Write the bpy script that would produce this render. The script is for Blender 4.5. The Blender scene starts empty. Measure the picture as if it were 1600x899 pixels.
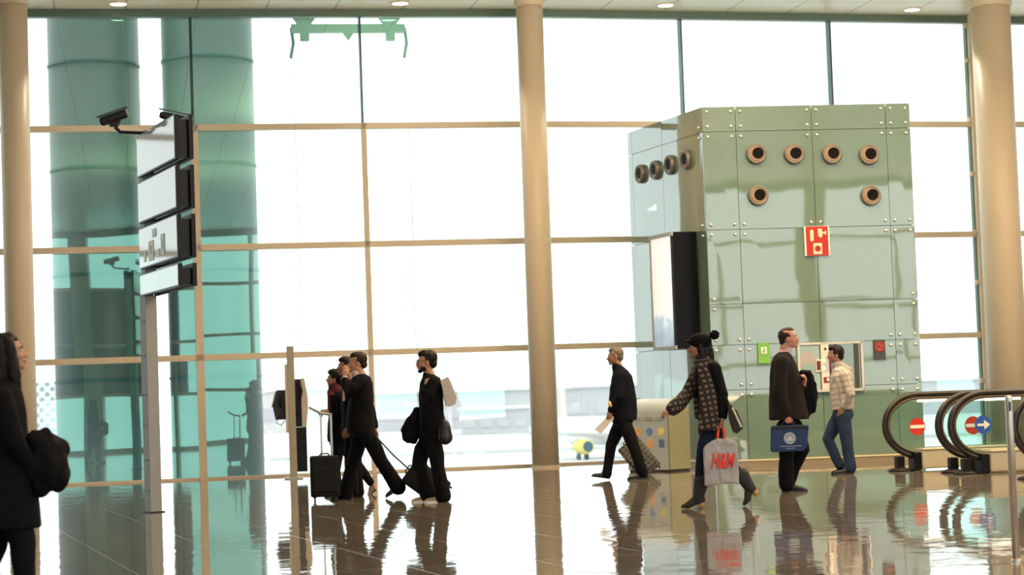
import bpy, bmesh, math, random
from mathutils import Vector as V, Matrix, noise
random.seed(7)
S = bpy.context.scene
COL = S.collection
R = math.radians

# ------------------------------------------------------------------ camera
FPX, CX, CY, EYE = 3300.0, 800.0, 449.5, 1.14
ROLL = 0.0355
PITCH = math.atan(176.5/FPX)
_r0, _u0, _f0 = V((1,0,0)), V((0,-math.sin(PITCH),math.cos(PITCH))), V((0,math.cos(PITCH),math.sin(PITCH)))
RT = math.cos(ROLL)*_r0 - math.sin(ROLL)*_u0
UP = math.sin(ROLL)*_r0 + math.cos(ROLL)*_u0
cam = bpy.data.objects.new('camera', bpy.data.cameras.new('camera'))
COL.objects.link(cam); S.camera = cam
cam.matrix_world = Matrix(((RT.x,UP.x,-_f0.x,0),(RT.y,UP.y,-_f0.y,0),(RT.z,UP.z,-_f0.z,EYE),(0,0,0,1)))
cam.data.sensor_width = 36; cam.data.lens = 36*FPX/1600
cam.data.clip_end = 3000
cam.data.dof.use_dof = True; cam.data.dof.focus_distance = 23; cam.data.dof.aperture_fstop = 3.0
EYEV = V((0,0,EYE))

# ------------------------------------------------------------------ world, exposure
S.view_settings.view_transform = 'Standard'; S.view_settings.look = 'None'
S.view_settings.gamma = 1; S.view_settings.use_curve_mapping = False
S.view_settings.exposure = 0.0
SKY = 2.3
w = bpy.data.worlds.new('overcast_sky'); S.world = w; w.use_nodes = True
nt = w.node_tree; nt.nodes.clear()
tc = nt.nodes.new('ShaderNodeTexCoord'); sp = nt.nodes.new('ShaderNodeSeparateXYZ'); cr = nt.nodes.new('ShaderNodeValToRGB')
cr.color_ramp.elements[0].position = 0.0; cr.color_ramp.elements[0].color = (0.93,0.98,1.0,1)
cr.color_ramp.elements[1].position = 0.6; cr.color_ramp.elements[1].color = (1.0,1.0,1.0,1)
bg = nt.nodes.new('ShaderNodeBackground'); bg.inputs[1].default_value = SKY
wo = nt.nodes.new('ShaderNodeOutputWorld')
nt.links.new(tc.outputs['Generated'], sp.inputs[0]); nt.links.new(sp.outputs[2], cr.inputs[0])
nt.links.new(cr.outputs[0], bg.inputs[0]); nt.links.new(bg.outputs[0], wo.inputs[0])

def area_light(name, loc, size, size_y, power, color, rot=(0,0,0)):
    l = bpy.data.lights.new(name, 'AREA'); l.shape = 'RECTANGLE'; l.size = size; l.size_y = size_y
    l.energy = power; l.color = color
    o = bpy.data.objects.new(name, l); o.location = loc; o.rotation_euler = rot; COL.objects.link(o)
    return o
# added warm fill lights out of view: some shine down, others up at the ceiling
WARM = (1.0,0.86,0.68)
for (lx,ly) in ((6,6),(6,13),(-8,2)):
    area_light('hall_fill', (lx,ly,7.8), 3, 3, 520, WARM)
area_light('ceiling_fill', (8,26.5,6.5), 18, 6, 4300, (1.0,0.82,0.60), (R(180),0,0))
area_light('ceiling_fill', (3,13,5.2), 14, 6, 700, WARM, (R(180),0,0))

# ------------------------------------------------------------------ pixel -> ray helpers (1600 x 899)
def ray(px, py):
    return (_f0 + RT*((px-CX)/FPX) - UP*((py-CY)/FPX))
def ground(px, py, z=0.0):
    d = ray(px,py); t = (z-EYE)/d.z
    return EYEV + d*t
def on_plane(px, py, p, n):
    d = ray(px,py); t = (V(p)-EYEV).dot(n)/d.dot(n)
    return EYEV + d*t
def at_depth(px, py, dist):
    d = ray(px,py); return EYEV + d*(dist/d.y)

# ------------------------------------------------------------------ materials
MATS = {}
def mat(name, col, rough=0.5, metal=0.0, ior=1.45, bump=None, var=0.08, vscale=3.0, coat=0.0, emit=None, spec=0.5):
    if name in MATS: return MATS[name]
    m = bpy.data.materials.new(name); m.use_nodes = True; nt = m.node_tree
    b = nt.nodes['Principled BSDF']
    b.inputs['Roughness'].default_value = rough; b.inputs['Metallic'].default_value = metal
    b.inputs['IOR'].default_value = ior; b.inputs['Coat Weight'].default_value = coat; b.inputs['Specular IOR Level'].default_value = spec
    tc = nt.nodes.new('ShaderNodeTexCoord')
    nz = nt.nodes.new('ShaderNodeTexNoise'); nz.inputs['Scale'].default_value = vscale; nz.inputs['Detail'].default_value = 3
    nt.links.new(tc.outputs['Object'], nz.inputs['Vector'])
    mx = nt.nodes.new('ShaderNodeMix'); mx.data_type = 'RGBA'
    mx.inputs[6].default_value = (*[c*(1-var) for c in col],1); mx.inputs[7].default_value = (*[min(1,c*(1+var)) for c in col],1)
    nt.links.new(nz.outputs[0], mx.inputs[0]); nt.links.new(mx.outputs[2], b.inputs['Base Color'])
    if bump:
        n2 = nt.nodes.new('ShaderNodeTexNoise'); n2.inputs['Scale'].default_value = bump[0]; n2.inputs['Detail'].default_value = 2
        nt.links.new(tc.outputs['Object'], n2.inputs['Vector'])
        bp = nt.nodes.new('ShaderNodeBump'); bp.inputs['Distance'].default_value = bump[1]; bp.inputs['Strength'].default_value = 1
        nt.links.new(n2.outputs[0], bp.inputs['Height']); nt.links.new(bp.outputs[0], b.inputs['Normal'])
    if emit:
        b.inputs['Emission Color'].default_value = (*emit[0],1); b.inputs['Emission Strength'].default_value = emit[1]
    MATS[name] = m; return m

def mat_floor():
    m = bpy.data.materials.new('polished_stone_tiles'); m.use_nodes = True; nt = m.node_tree; L = nt.links
    b = nt.nodes['Principled BSDF']; b.inputs['Roughness'].default_value = 0.035; b.inputs['IOR'].default_value = 1.5
    tc = nt.nodes.new('ShaderNodeTexCoord'); mp = nt.nodes.new('ShaderNodeMapping'); mp.inputs['Rotation'].default_value = (0,0,R(-17))
    L.new(tc.outputs['Object'], mp.inputs[0])
    br = nt.nodes.new('ShaderNodeTexBrick'); br.offset = 0; br.inputs['Scale'].default_value = 1
    br.inputs['Brick Width'].default_value = 0.9; br.inputs['Row Height'].default_value = 1.8
    br.inputs['Mortar Size'].default_value = 0.004; br.inputs['Mortar Smooth'].default_value = 0.3
    br.inputs['Color1'].default_value = (0.22,0.19,0.16,1); br.inputs['Color2'].default_value = (0.25,0.215,0.182,1); br.inputs['Mortar'].default_value = (0.42,0.38,0.33,1)
    L.new(mp.outputs[0], br.inputs[0])
    st = nt.nodes.new('ShaderNodeMapping'); st.inputs['Rotation'].default_value = (0,0,R(-17)); st.inputs['Scale'].default_value = (1.2,14,1); L.new(tc.outputs['Object'], st.inputs[0])
    nv = nt.nodes.new('ShaderNodeTexNoise'); nv.inputs['Scale'].default_value = 1.2; nv.inputs['Detail'].default_value = 6; L.new(st.outputs[0], nv.inputs['Vector'])
    mx = nt.nodes.new('ShaderNodeMix'); mx.data_type = 'RGBA'; mx.blend_type = 'MULTIPLY'; mx.inputs[0].default_value = 0.5
    L.new(br.outputs[0], mx.inputs[6]); L.new(nv.outputs[0], mx.inputs[7]); L.new(mx.outputs[2], b.inputs['Base Color'])
    # mortar dulls the polish
    rr = nt.nodes.new('ShaderNodeMapRange'); rr.inputs[3].default_value = 0.03; rr.inputs[4].default_value = 0.25
    L.new(br.outputs['Fac'], rr.inputs[0]); L.new(rr.outputs[0], b.inputs['Roughness'])
    n1 = nt.nodes.new('ShaderNodeTexNoise'); n1.inputs['Scale'].default_value = 2.3; n1.inputs['Detail'].default_value = 2.5; L.new(mp.outputs[0], n1.inputs['Vector'])
    bp = nt.nodes.new('ShaderNodeBump'); bp.inputs['Distance'].default_value = 0.0029; bp.inputs['Strength'].default_value = 1
    L.new(n1.outputs[0], bp.inputs['Height']); L.new(bp.outputs[0], b.inputs['Normal'])
    return m

def mat_glass(name, refl, rcol, tcol):
    m = bpy.data.materials.new(name); m.use_nodes = True; nt = m.node_tree; nt.nodes.clear(); L = nt.links
    o = nt.nodes.new('ShaderNodeOutputMaterial'); mx = nt.nodes.new('ShaderNodeMixShader')
    t = nt.nodes.new('ShaderNodeBsdfTransparent'); t.inputs[0].default_value = (*tcol,1)
    g = nt.nodes.new('ShaderNodeBsdfGlossy'); g.inputs['Color'].default_value = (*rcol,1); g.inputs['Roughness'].default_value = 0.0
    tc = nt.nodes.new('ShaderNodeTexCoord'); n2 = nt.nodes.new('ShaderNodeTexNoise'); n2.inputs['Scale'].default_value = 0.35; n2.inputs['Detail'].default_value = 1
    L.new(tc.outputs['Object'], n2.inputs['Vector'])
    bp = nt.nodes.new('ShaderNodeBump'); bp.inputs['Distance'].default_value = 0.006; L.new(n2.outputs[0], bp.inputs['Height']); L.new(bp.outputs[0], g.inputs['Normal'])
    r0 = ((refl-1)/(refl+1))**2; ge = nt.nodes.new('ShaderNodeNewGeometry'); dt = nt.nodes.new('ShaderNodeVectorMath'); dt.operation = 'DOT_PRODUCT'
    L.new(ge.outputs['Normal'], dt.inputs[0]); L.new(ge.outputs['Incoming'], dt.inputs[1])
    def mth(op, a, b):
        n_ = nt.nodes.new('ShaderNodeMath'); n_.operation = op
        for k,q in enumerate((a,b)):
            if q is None: continue
            if hasattr(q,'links'): L.new(q, n_.inputs[k])
            else: n_.inputs[k].default_value = q
        return n_.outputs[0]
    gz = mth('POWER', mth('SUBTRACT', 1.0, mth('ABSOLUTE', dt.outputs['Value'], None)), 5.0)
    fres = mth('ADD', mth('MULTIPLY', gz, 1-r0), r0)
    L.new(fres, mx.inputs[0]); L.new(t.outputs[0], mx.inputs[1]); L.new(g.outputs[0], mx.inputs[2]); L.new(mx.outputs[0], o.inputs[0])
    MATS[name] = m; return m

def mat_pattern(name, kind, c1, c2, scale, rough=0.8):
    """woven checks / plaid in object space"""
    m = bpy.data.materials.new(name); m.use_nodes = True; nt = m.node_tree; L = nt.links
    b = nt.nodes['Principled BSDF']; b.inputs['Roughness'].default_value = rough
    tc = nt.nodes.new('ShaderNodeTexCoord'); sp = nt.nodes.new('ShaderNodeSeparateXYZ')
    mp = nt.nodes.new('ShaderNodeMapping'); mp.inputs['Rotation'].default_value = (0,R(8),0); L.new(tc.outputs['Object'], mp.inputs[0]); L.new(mp.outputs[0], sp.inputs[0])
    def band(sock, freq, ph, thr):
        a = nt.nodes.new('ShaderNodeMath'); a.operation = 'MULTIPLY_ADD'; a.inputs[1].default_value = freq; a.inputs[2].default_value = ph; L.new(sock, a.inputs[0])
        s = nt.nodes.new('ShaderNodeMath'); s.operation = 'SINE'; L.new(a.outputs[0], s.inputs[0])
        r = nt.nodes.new('ShaderNodeMapRange'); r.inputs[1].default_value = thr-0.25; r.inputs[2].default_value = thr+0.25; L.new(s.outputs[0], r.inputs[0])
        return r.outputs[0]
    k = 2*math.pi/scale
    xy = nt.nodes.new('ShaderNodeMath'); xy.operation = 'ADD'; L.new(sp.outputs[0], xy.inputs[0]); L.new(sp.outputs[1], xy.inputs[1])
    if kind == 'houndstooth':
        a = band(xy.outputs[0], k, 0, 0.0); c = band(sp.outputs[2], k, 0, 0.0)
        mul = nt.nodes.new('ShaderNodeMath'); mul.operation = 'MULTIPLY'; L.new(a, mul.inputs[0]); L.new(c, mul.inputs[1]); f = mul.outputs[0]
    else:
        a = band(xy.outputs[0], k, 0, 0.8); c = band(sp.outputs[2], k, 0, 0.8)
        mul = nt.nodes.new('ShaderNodeMath'); mul.operation = 'MAXIMUM'; L.new(a, mul.inputs[0]); L.new(c, mul.inputs[1]); f = mul.outputs[0]
    mx = nt.nodes.new('ShaderNodeMix'); mx.data_type = 'RGBA'; mx.inputs[6].default_value = (*c1,1); mx.inputs[7].default_value = (*c2,1)
    L.new(f, mx.inputs[0]); L.new(mx.outputs[2], b.inputs['Base Color'])
    MATS[name] = m; return m

def mat_ceiling():
    m = bpy.data.materials.new('ceiling_panels'); m.use_nodes = True; nt = m.node_tree; L = nt.links
    b = nt.nodes['Principled BSDF']; b.inputs['Roughness'].default_value = 0.35
    tc = nt.nodes.new('ShaderNodeTexCoord'); mp = nt.nodes.new('ShaderNodeMapping'); mp.inputs['Rotation'].default_value = (0,0,R(-11.5)); mp.inputs['Location'].default_value = (0.35,0.3,0)
    L.new(tc.outputs['Object'], mp.inputs[0])
    br = nt.nodes.new('ShaderNodeTexBrick'); br.offset = 0; br.inputs['Scale'].default_value = 1
    br.inputs['Brick Width'].default_value = 1.17; br.inputs['Row Height'].default_value = 1.6; br.inputs['Mortar Size'].default_value = 0.012
    br.inputs['Color1'].default_value = (0.78,0.69,0.54,1); br.inputs['Color2'].default_value = (0.82,0.73,0.58,1); br.inputs['Mortar'].default_value = (0.30,0.27,0.22,1)
    L.new(mp.outputs[0], br.inputs[0]); L.new(br.outputs[0], b.inputs['Base Color'])
    bp = nt.nodes.new('ShaderNodeBump'); bp.invert = True; bp.inputs['Distance'].default_value = 0.01; L.new(br.outputs['Fac'], bp.inputs['Height']); L.new(bp.outputs[0], b.inputs['Normal'])
    return m

beige   = mat('beige_paint', (0.66,0.55,0.40), 0.4, var=0.03)
beige2  = mat('beige_frame_paint', (0.60,0.50,0.36), 0.4, var=0.03)
greenst = mat('dark_green_steel', (0.10,0.16,0.12), 0.4, var=0.05)
fin_m   = mat('dark_teal_steel', (0.01,0.05,0.06), 0.35)
black   = mat('black_plastic', (0.006,0.006,0.007), 0.35, spec=0.25)
darkmet = mat('dark_grey_metal', (0.028,0.028,0.031), 0.35, 0.3, spec=0.3)
steel   = mat('brushed_steel', (0.55,0.52,0.48), 0.3, 0.9)
greymet = mat('grey_painted_metal', (0.36,0.36,0.34), 0.45, 0.2)
white   = mat('white_plastic', (0.8,0.8,0.78), 0.35)
rubber  = mat('black_rubber', (0.02,0.017,0.014), 0.4)
red_m   = mat('sign_red', (0.42,0.015,0.01), 0.4, var=0.03)
blue_m  = mat('sign_blue', (0.02,0.10,0.42), 0.4, var=0.03)
clad    = mat('green_backed_glass', (0.145,0.225,0.185), 0.02, 0, 1.85, bump=(0.7,0.003), var=0.03, coat=1.0)
core_m  = mat('dark_green_core', (0.10,0.15,0.11), 0.6)
ext_m   = mat('shade_darkened_exterior', (0.045,0.07,0.065), 0.4, var=0.05)  # overhang shade on the round towers is put into this dark base
fglass  = mat_glass('facade_glass', 2.0, (0.42,1.0,0.82), (0.97,1.0,0.99))
bglass  = mat_glass('balustrade_glass', 1.5, (0.9,1.0,0.97), (0.90,0.97,0.95))
apron_m = mat('pale_concrete_apron', (0.68,0.69,0.68), 0.9, var=0.06, vscale=0.02)
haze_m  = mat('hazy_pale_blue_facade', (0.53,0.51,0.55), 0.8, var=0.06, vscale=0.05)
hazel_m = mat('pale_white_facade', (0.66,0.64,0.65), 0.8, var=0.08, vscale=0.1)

# ------------------------------------------------------------------ mesh builder
class MB:
    def __init__(s): s.v = []; s.f = []
    def add(s, vs, fs):
        o = len(s.v); s.v += [V(p) for p in vs]; s.f += [tuple(i+o for i in f) for f in fs]; return s
    def box(s, c, size, M=None):
        c = V(c); x,y,z = [a/2 for a in size]; M = M or Matrix.Identity(3)
        vs = [c + M@V((sx*x,sy*y,sz*z)) for sx in (-1,1) for sy in (-1,1) for sz in (-1,1)]
        return s.add(vs, [(0,1,3,2),(4,6,7,5),(0,4,5,1),(2,3,7,6),(0,2,6,4),(1,5,7,3)])
    def quadbox(s, a, b, z0, z1, t, n=None):
        """vertical slab from a to b (xy), thickness t centred"""
        a, b = V((a[0],a[1],0)), V((b[0],b[1],0)); d = (b-a).normalized(); n = V((-d.y,d.x,0))*t/2
        vs = []
        for p in (a,b):
            for q in (-1,1):
                for z in (z0,z1): vs.append(V((p.x,p.y,z))+n*q)
        return s.add(vs, [(0,1,3,2),(4,6,7,5),(0,4,5,1),(2,3,7,6),(0,2,6,4),(1,5,7,3)])
    def loft(s, rings, closed=True, cap=True):
        n = len(rings[0]); vs = [p for r in rings for p in r]; fs = []
        for i in range(len(rings)-1):
            for j in range(n if closed else n-1):
                a = i*n+j; b = i*n+(j+1)%n; fs.append((a,b,b+n,a+n))
        if cap:
            fs.append(tuple(range(n-1,-1,-1))); fs.append(tuple((len(rings)-1)*n+j for j in range(n)))
        return s.add(vs, fs)
    def ell(s, c, r, M=None, nu=16, nv=10):
        c = V(c); M = M or Matrix.Identity(3); r = (r,r,r) if not hasattr(r,'__len__') else r
        vs = [c + M@V((0,0,r[2]))]; fs = []
        for i in range(1,nv):
            t = math.pi*i/nv
            for j in range(nu):
                a = 2*math.pi*j/nu
                vs.append(c + M@V((r[0]*math.sin(t)*math.cos(a), r[1]*math.sin(t)*math.sin(a), r[2]*math.cos(t))))
        vs.append(c - M@V((0,0,r[2])))
        for j in range(nu):
            fs.append((0,1+j,1+(j+1)%nu))
            for i in range(nv-2):
                a = 1+i*nu+j; b = 1+i*nu+(j+1)%nu; fs.append((a,a+nu,b+nu,b))
            k = 1+(nv-2)*nu; fs.append((len(vs)-1,k+(j+1)%nu,k+j))
        return s.add(vs, fs)
    def tube(s, pts, rad, k=1.0, n=14, cap='round', side=None):
        """swept tube; k widens it along 'side' (default local y)"""
        pts = [V(p) for p in pts]; rad = rad if hasattr(rad,'__len__') else [rad]*len(pts)
        rings = []
        for i,p in enumerate(pts):
            t = ((pts[min(i+1,len(pts)-1)]-p).normalized() + (p-pts[max(i-1,0)]).normalized()) if 0<i<len(pts)-1 else (pts[min(i+1,len(pts)-1)]-pts[max(i-1,0)])
            if t.length < 1e-6: t = V((0,0,1))
            t.normalize(); y = V(side) if side else V((0,1,0))
            if abs(t.dot(y)) > 0.9: y = V((1,0,0)) if abs(t.x) < 0.9 else V((0,0,1))
            b = (y - t*y.dot(t)).normalized(); a = b.cross(t); r = rad[i]
            def ring(c, q): return [c + a*(q*math.cos(2*math.pi*j/n)) + b*(q*k*math.sin(2*math.pi*j/n)) for j in range(n)]
            if cap == 'round' and i == 0:
                for q in (80,55,28): rings.append(ring(p - t*(r*math.sin(R(q))), r*math.cos(R(q))))
            rings.append(ring(p, r))
            if cap == 'round' and i == len(pts)-1:
                for q in (28,55,80): rings.append(ring(p + t*(r*math.sin(R(q))), r*math.cos(R(q))))
        return s.loft(rings)
    def lathe(s, c, axis, prof, n=24):
        """prof = [(radius, distance along axis)]; open profile swept round the axis"""
        c = V(c); ax = V(axis).normalized(); t = V((0,0,1)) if abs(ax.z) < 0.9 else V((1,0,0))
        a = ax.cross(t).normalized(); b = ax.cross(a)
        rings = [[c + ax*h + (a*math.cos(2*math.pi*j/n)+b*math.sin(2*math.pi*j/n))*max(r,1e-4) for j in range(n)] for r,h in prof]
        return s.loft(rings)
    def prism(s, poly, y0, y1):
        """poly in local (x,z), extruded along y"""
        n = len(poly); return s.loft([[V((p[0],y0,p[1])) for p in poly],[V((p[0],y1,p[1])) for p in poly]])
    def build(s, name, m, parent=None, smooth=False, bevel=0, remesh=0, iters=4, wrinkle=0, wscale=9, loc=None, rot=None):
        me = bpy.data.meshes.new(name); me.from_pydata([tuple(p) for p in s.v], [], s.f); me.update()
        bm = bmesh.new(); bm.from_mesh(me); bmesh.ops.recalc_face_normals(bm, faces=bm.faces)
        if bevel: bmesh.ops.bevel(bm, geom=bm.edges[:]+bm.verts[:], offset=bevel, segments=2, affect='EDGES', profile=0.6, clamp_overlap=True)
        bm.to_mesh(me); bm.free()
        if remesh:
            tmp = bpy.data.objects.new('tmp', me); COL.objects.link(tmp)
            md = tmp.modifiers.new('r','REMESH'); md.mode = 'VOXEL'; md.voxel_size = remesh; md.use_smooth_shade = True
            sm = tmp.modifiers.new('s','SMOOTH'); sm.factor = 0.5; sm.iterations = iters
            dg = bpy.context.evaluated_depsgraph_get(); dg.update()
            me2 = bpy.data.meshes.new_from_object(tmp.evaluated_get(dg))
            bpy.data.objects.remove(tmp); bpy.data.meshes.remove(me); me = me2; me.name = name
            if wrinkle:
                me.update(); off = V((random.random()*9,)*3); nn = [v.normal.copy() for v in me.vertices]
                for v,nr in zip(me.vertices, nn):
                    q = V((v.co.x*wscale, v.co.y*wscale, v.co.z*wscale*0.6)) + off
                    v.co += nr*wrinkle*(noise.noise(q) + 0.5*noise.noise(q*2.3))
            smooth = True
        if smooth:
            for p in me.polygons: p.use_smooth = True
        me.materials.clear(); me.materials.append(m)
        o = bpy.data.objects.new(name, me); COL.objects.link(o)
        if parent: o.parent = parent
        if loc is not None: o.location = loc
        if rot is not None: o.rotation_euler = rot
        return o

def tag(o, label, cat, group=None):
    o['label'] = label; o['category'] = cat
    if group: o['group'] = group
    return o
def struct(o): o['kind'] = 'structure'; return o
def thing(name, label, cat, loc=(0,0,0), rz=0, group=None):
    o = bpy.data.objects.new(name, None); COL.objects.link(o); o.empty_display_size = 0.1
    o.location = loc; o.rotation_euler = (0,0,rz); return tag(o, label, cat, group)
def recentre(o):
    """put the origin of a one-mesh thing at its own base"""
    me = o.data; xs = [v.co for v in me.vertices]
    c = V(((min(p.x for p in xs)+max(p.x for p in xs))/2,(min(p.y for p in xs)+max(p.y for p in xs))/2,min(p.z for p in xs)))
    for v in me.vertices: v.co -= c
    o.location = V(o.location) + Matrix.Rotation(o.rotation_euler.z,3,'Z')@c
    return o
def copy_tree(o, parent=None):
    c = o.copy(); COL.objects.link(c); c.parent = parent
    for ch in list(o.children): copy_tree(ch, c)
    return c

class Frame:
    """local axes at a point: x to the right across the view, y away, z up"""
    def __init__(s, G, ang=None):
        s.G = V(G); s.a = math.atan2(s.G.x, s.G.y) if ang is None else ang
        s.ex = V((math.cos(s.a),-math.sin(s.a),0)); s.ey = V((math.sin(s.a),math.cos(s.a),0)); s.rz = -s.a
    def P(s, px, py, dy=0.0):
        p = on_plane(px, py, s.G + s.ey*dy, s.ey) - s.G
        return V((p.dot(s.ex), dy, p.z))
    def W(s, l): return s.G + s.ex*l[0] + s.ey*l[1] + V((0,0,l[2]))
    def sub(s, px, py, dy=0.0, z=None):
        l = s.P(px,py,dy)
        if z is not None: l.z = z
        return Frame(s.W(l), s.a)
# ================================================================== the setting
C0 = V((0.30,36.5,0))                       # facade passes here, behind the middle column
YL, YR = R(10.8), R(15.4)
LD, RD = V((math.cos(YL),math.sin(YL),0)), V((math.cos(YR),math.sin(YR),0))
LN, RN = V((-math.sin(YL),math.cos(YL),0)), V((-math.sin(YR),math.cos(YR),0))
FL, FR = C0 - LD*26, C0 + RD*26             # facade ends
ZC = 7.93                                   # ceiling height
BL, BM, BR = V((-27,-16,0)), V((1,-10,0)), V((42,11,0))   # the opposite glazed wall

fl = MB(); poly = [FL, C0, FR, BR, BM, BL]
fl.loft([[V((p.x,p.y,-0.3)) for p in poly],[V((p.x,p.y,0)) for p in poly]])
struct(fl.build('floor', mat_floor()))
ce = MB(); ce.loft([[V((p.x,p.y,ZC)) for p in poly],[V((p.x,p.y,ZC+0.4)) for p in poly]])
struct(ce.build('ceiling', mat_ceiling()))

TZ = [2.09, 3.94, 5.97]                     # transom heights (top faces)
TH = 0.10
# transoms in front of the panes, along both halves of the facade
tn = 0
def trim(mb, m, **k):
    global tn; tn += 1; return struct(mb.build('trim_%d'%tn, m, **k))
for (a,b,n) in ((FL,C0,LN),(C0,FR,RN)):
    for z in TZ:
        trim(MB().quadbox(a-n*0.03, b-n*0.03, z-TH, z, 0.12), beige2)
    trim(MB().quadbox(a, b, 0.0, 0.035, 0.10), beige2)
    trim(MB().quadbox(a-n*0.02, b-n*0.02, ZC-0.13, ZC, 0.16), greenst)
# mullions
def mull(px, py, n, wid, z0, z1, m, dep=0.12, off=0.03):
    p = on_plane(px, py, C0, n); d = V((n.y,-n.x,0)); q = V((p.x,p.y,0)) - n*off
    return trim(MB().quadbox(q-d*wid/2, q+d*wid/2, z0, z1, dep), m), V((p.x,p.y,0))
marksL, marksR = [], []
for px,py,wd in ((313,560,0.125),(578,520,0.085)):
    _,p = mull(px,py,LN,wd,0,TZ[2],beige2); marksL.append(p)
for px,py,wd in ((298.5,100,0.05),(563.5,100,0.032)):
    mull(px,py,LN,wd,TZ[2],ZC,fin_m,0.16,-0.02)
for px,py,wd in ((1064.5,100,0.032),(1297,100,0.036)):
    _,p = mull(px,py,RN,wd,TZ[2],ZC,fin_m,0.16,-0.02); marksR.append(p)
for p in marksR:
    pass
_,p = mull(1520,190,RN,0.16,0,ZC,beige2,0.2,0.05); marksR.append(p)
_,pl = mull(34,300,LN,0.12,0,ZC,beige2); marksL.insert(0,pl)
# green clamp post beside the right column, with its brackets
gp,q = mull(1514.5,170,RN,0.085,0,ZC,greenst,0.10,0.02)
for z in (1.2,2.02,3.0,3.92,5.0,6.0,7.1,7.75):
    trim(MB().box(q+V((0,0,z))-RN*0.06, (0.15,0.1,0.09), Matrix.Rotation(YR,3,'Z')), beige2, bevel=0.01)
# panes, one object each
wn = 0
def panes(line):
    global wn
    for a,b in zip(line[:-1],line[1:]):
        zs = [0.03]+TZ+[ZC-0.1]
        for z0,z1 in zip(zs[:-1],zs[1:]):
            wn += 1
            d = (b-a).normalized(); nn = V((-d.y,d.x,0)); j = [random.uniform(-1,1)*0.006 for _ in range(3)]
            mb = MB().quadbox(a+nn*(0.05+j[0]), b+nn*(0.05+j[1]), z0, z1, 0.012)
            mb.v = [V((p.x,p.y,p.z)) + nn*(j[2] if p.z > z0+0.01 else 0) for p in mb.v]
            struct(mb.build('window_%d'%wn, fglass))
panes([FL, C0-LD*17.5, C0-LD*14.6, C0-LD*11.7, marksL[0], marksL[1], marksL[2], C0])
panes([C0, marksR[0], marksR[1], marksR[2], C0+RD*13.5, C0+RD*16.5, C0+RD*20, FR])

# opposite glazed wall behind the camera: daylight all along it, a solid middle band on its left half
bn = 0
def back(a, b, solid):
    d = (b-a).normalized(); L_ = (b-a).length; n = V((-d.y,d.x,0)); k = 0
    for z in (0.12,2.1,4.05,6.1):
        trim(MB().quadbox(a, b, z-0.12, z, 0.2), beige2)
    trim(MB().quadbox(a, b, 7.7, ZC, 0.3), greenst)
    while k*3.2 < L_:
        p = a + d*(k*3.2); trim(MB().quadbox(p-d*(0.35 if k%3==0 else 0.06), p+d*(0.35 if k%3==0 else 0.06), 0, 7.8, 0.3), beige2); k += 1
    if solid: struct(MB().quadbox(a+d*solid[0]-n*0.2, a+d*solid[1]-n*0.2, 2.1, 6.1, 0.2).build('wall_back', mat('dark_teal_wall_panel',(0.05,0.09,0.09),0.5)))
line_glow = mat('warm_reflected_line_glow', (1,0.8,0.5), 0.5, emit=((1.0,0.72,0.42),9.0))  # unseen glowing tube added for the warm line reflected in the lift tower
_d = (BR-BM).normalized()
trim(MB().quadbox(BM+_d*9, BR, 0, 0.72, 0.15), mat('olive_parapet',(0.16,0.17,0.11),0.5))
trim(MB().tube([BM+_d*9+V((-0.1,0.2,0.80)), BR+V((-0.1,0.2,0.80))],0.05), line_glow)
back(BL, BM, (0,28.6)); back(BM, BR, (0,3.6))
struct(MB().quadbox(FL, BL, 0, ZC, 0.3).build('wall_left', beige))
struct(MB().quadbox(FR, BR, 0, ZC, 0.3).build('wall_right', beige))

# ------------------------------------------------------------------ columns in front of the facade
def column(px, py, dist_pt, rad, label):
    g = ground(px, py); g.z = 0
    t = thing('column', label, 'column', g)
    MB().lathe((0,0,0),(0,0,1),[(rad,0),(rad,ZC-0.16)],48).build('shaft', beige, t, smooth=False)
    for p in t.children[0].data.polygons: p.use_smooth = abs(p.normal.z) < 0.5
    MB().lathe((0,0,0),(0,0,1),[(rad+0.005,ZC-0.16),(rad+0.03,ZC-0.15),(rad+0.03,ZC)],48).build('collar', beige, t)
    MB().lathe((0,0,0),(0,0,1),[(rad+0.012,0),(rad+0.012,0.03),(rad,0.035)],48).build('base_ring', beige2, t)
    return t
column(853, 731, None, 0.226, 'tall round beige column in the middle, left of the green glass lift tower')
column(37, 765.5, None, 0.232, 'tall round beige column at the far left, beyond the woman in black')
column(1580, 700.5, None, 0.345, 'thickest round beige column, at the right behind the moving walkways')

# ------------------------------------------------------------------ ceiling downlights
lamp_m = mat('warm_lamp_diffuser', (1,0.9,0.7), 0.5, emit=((1.0,0.80,0.50), 9.0))
ring_m = mat('downlight_trim_ring', (0.75,0.62,0.42), 0.3, 0.3)
names = ['above the camera sign totem','left of the middle column','right of the middle column','above the lift tower, furthest right']
proto = None
for i,(px,py) in enumerate(((185,5),(625,4),(1040,7),(1425,14))):
    g = ground(px, py, ZC); g.z = ZC
    if proto is None:
        t = thing('ceiling_downlight', '', 'ceiling light', g)
        MB().lathe((0,0,0),(0,0,-1),[(0.10,-0.02),(0.17,0),(0.17,0.012),(0.135,0.02)],32).build('trim_ring', ring_m, t, smooth=True)
        MB().lathe((0,0,0),(0,0,-1),[(0.002,0.016),(0.132,0.016),(0.132,0.022),(0.002,0.03)],32).build('lamp_diffuser', lamp_m, t)
        proto = t
    else: t = copy_tree(proto)
    t.location = g
    tag(t, 'round warm downlight glowing in the ceiling, ' + names[i], 'ceiling light', 'round ceiling downlights')
    s = bpy.data.lights.new('downlight_lamp','SPOT'); s.energy = 160; s.color = WARM; s.spot_size = R(110); s.shadow_soft_size = 0.13
    so = bpy.data.objects.new('downlight_lamp', s); COL.objects.link(so); so.location = g - V((0,0,0.06))

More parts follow.
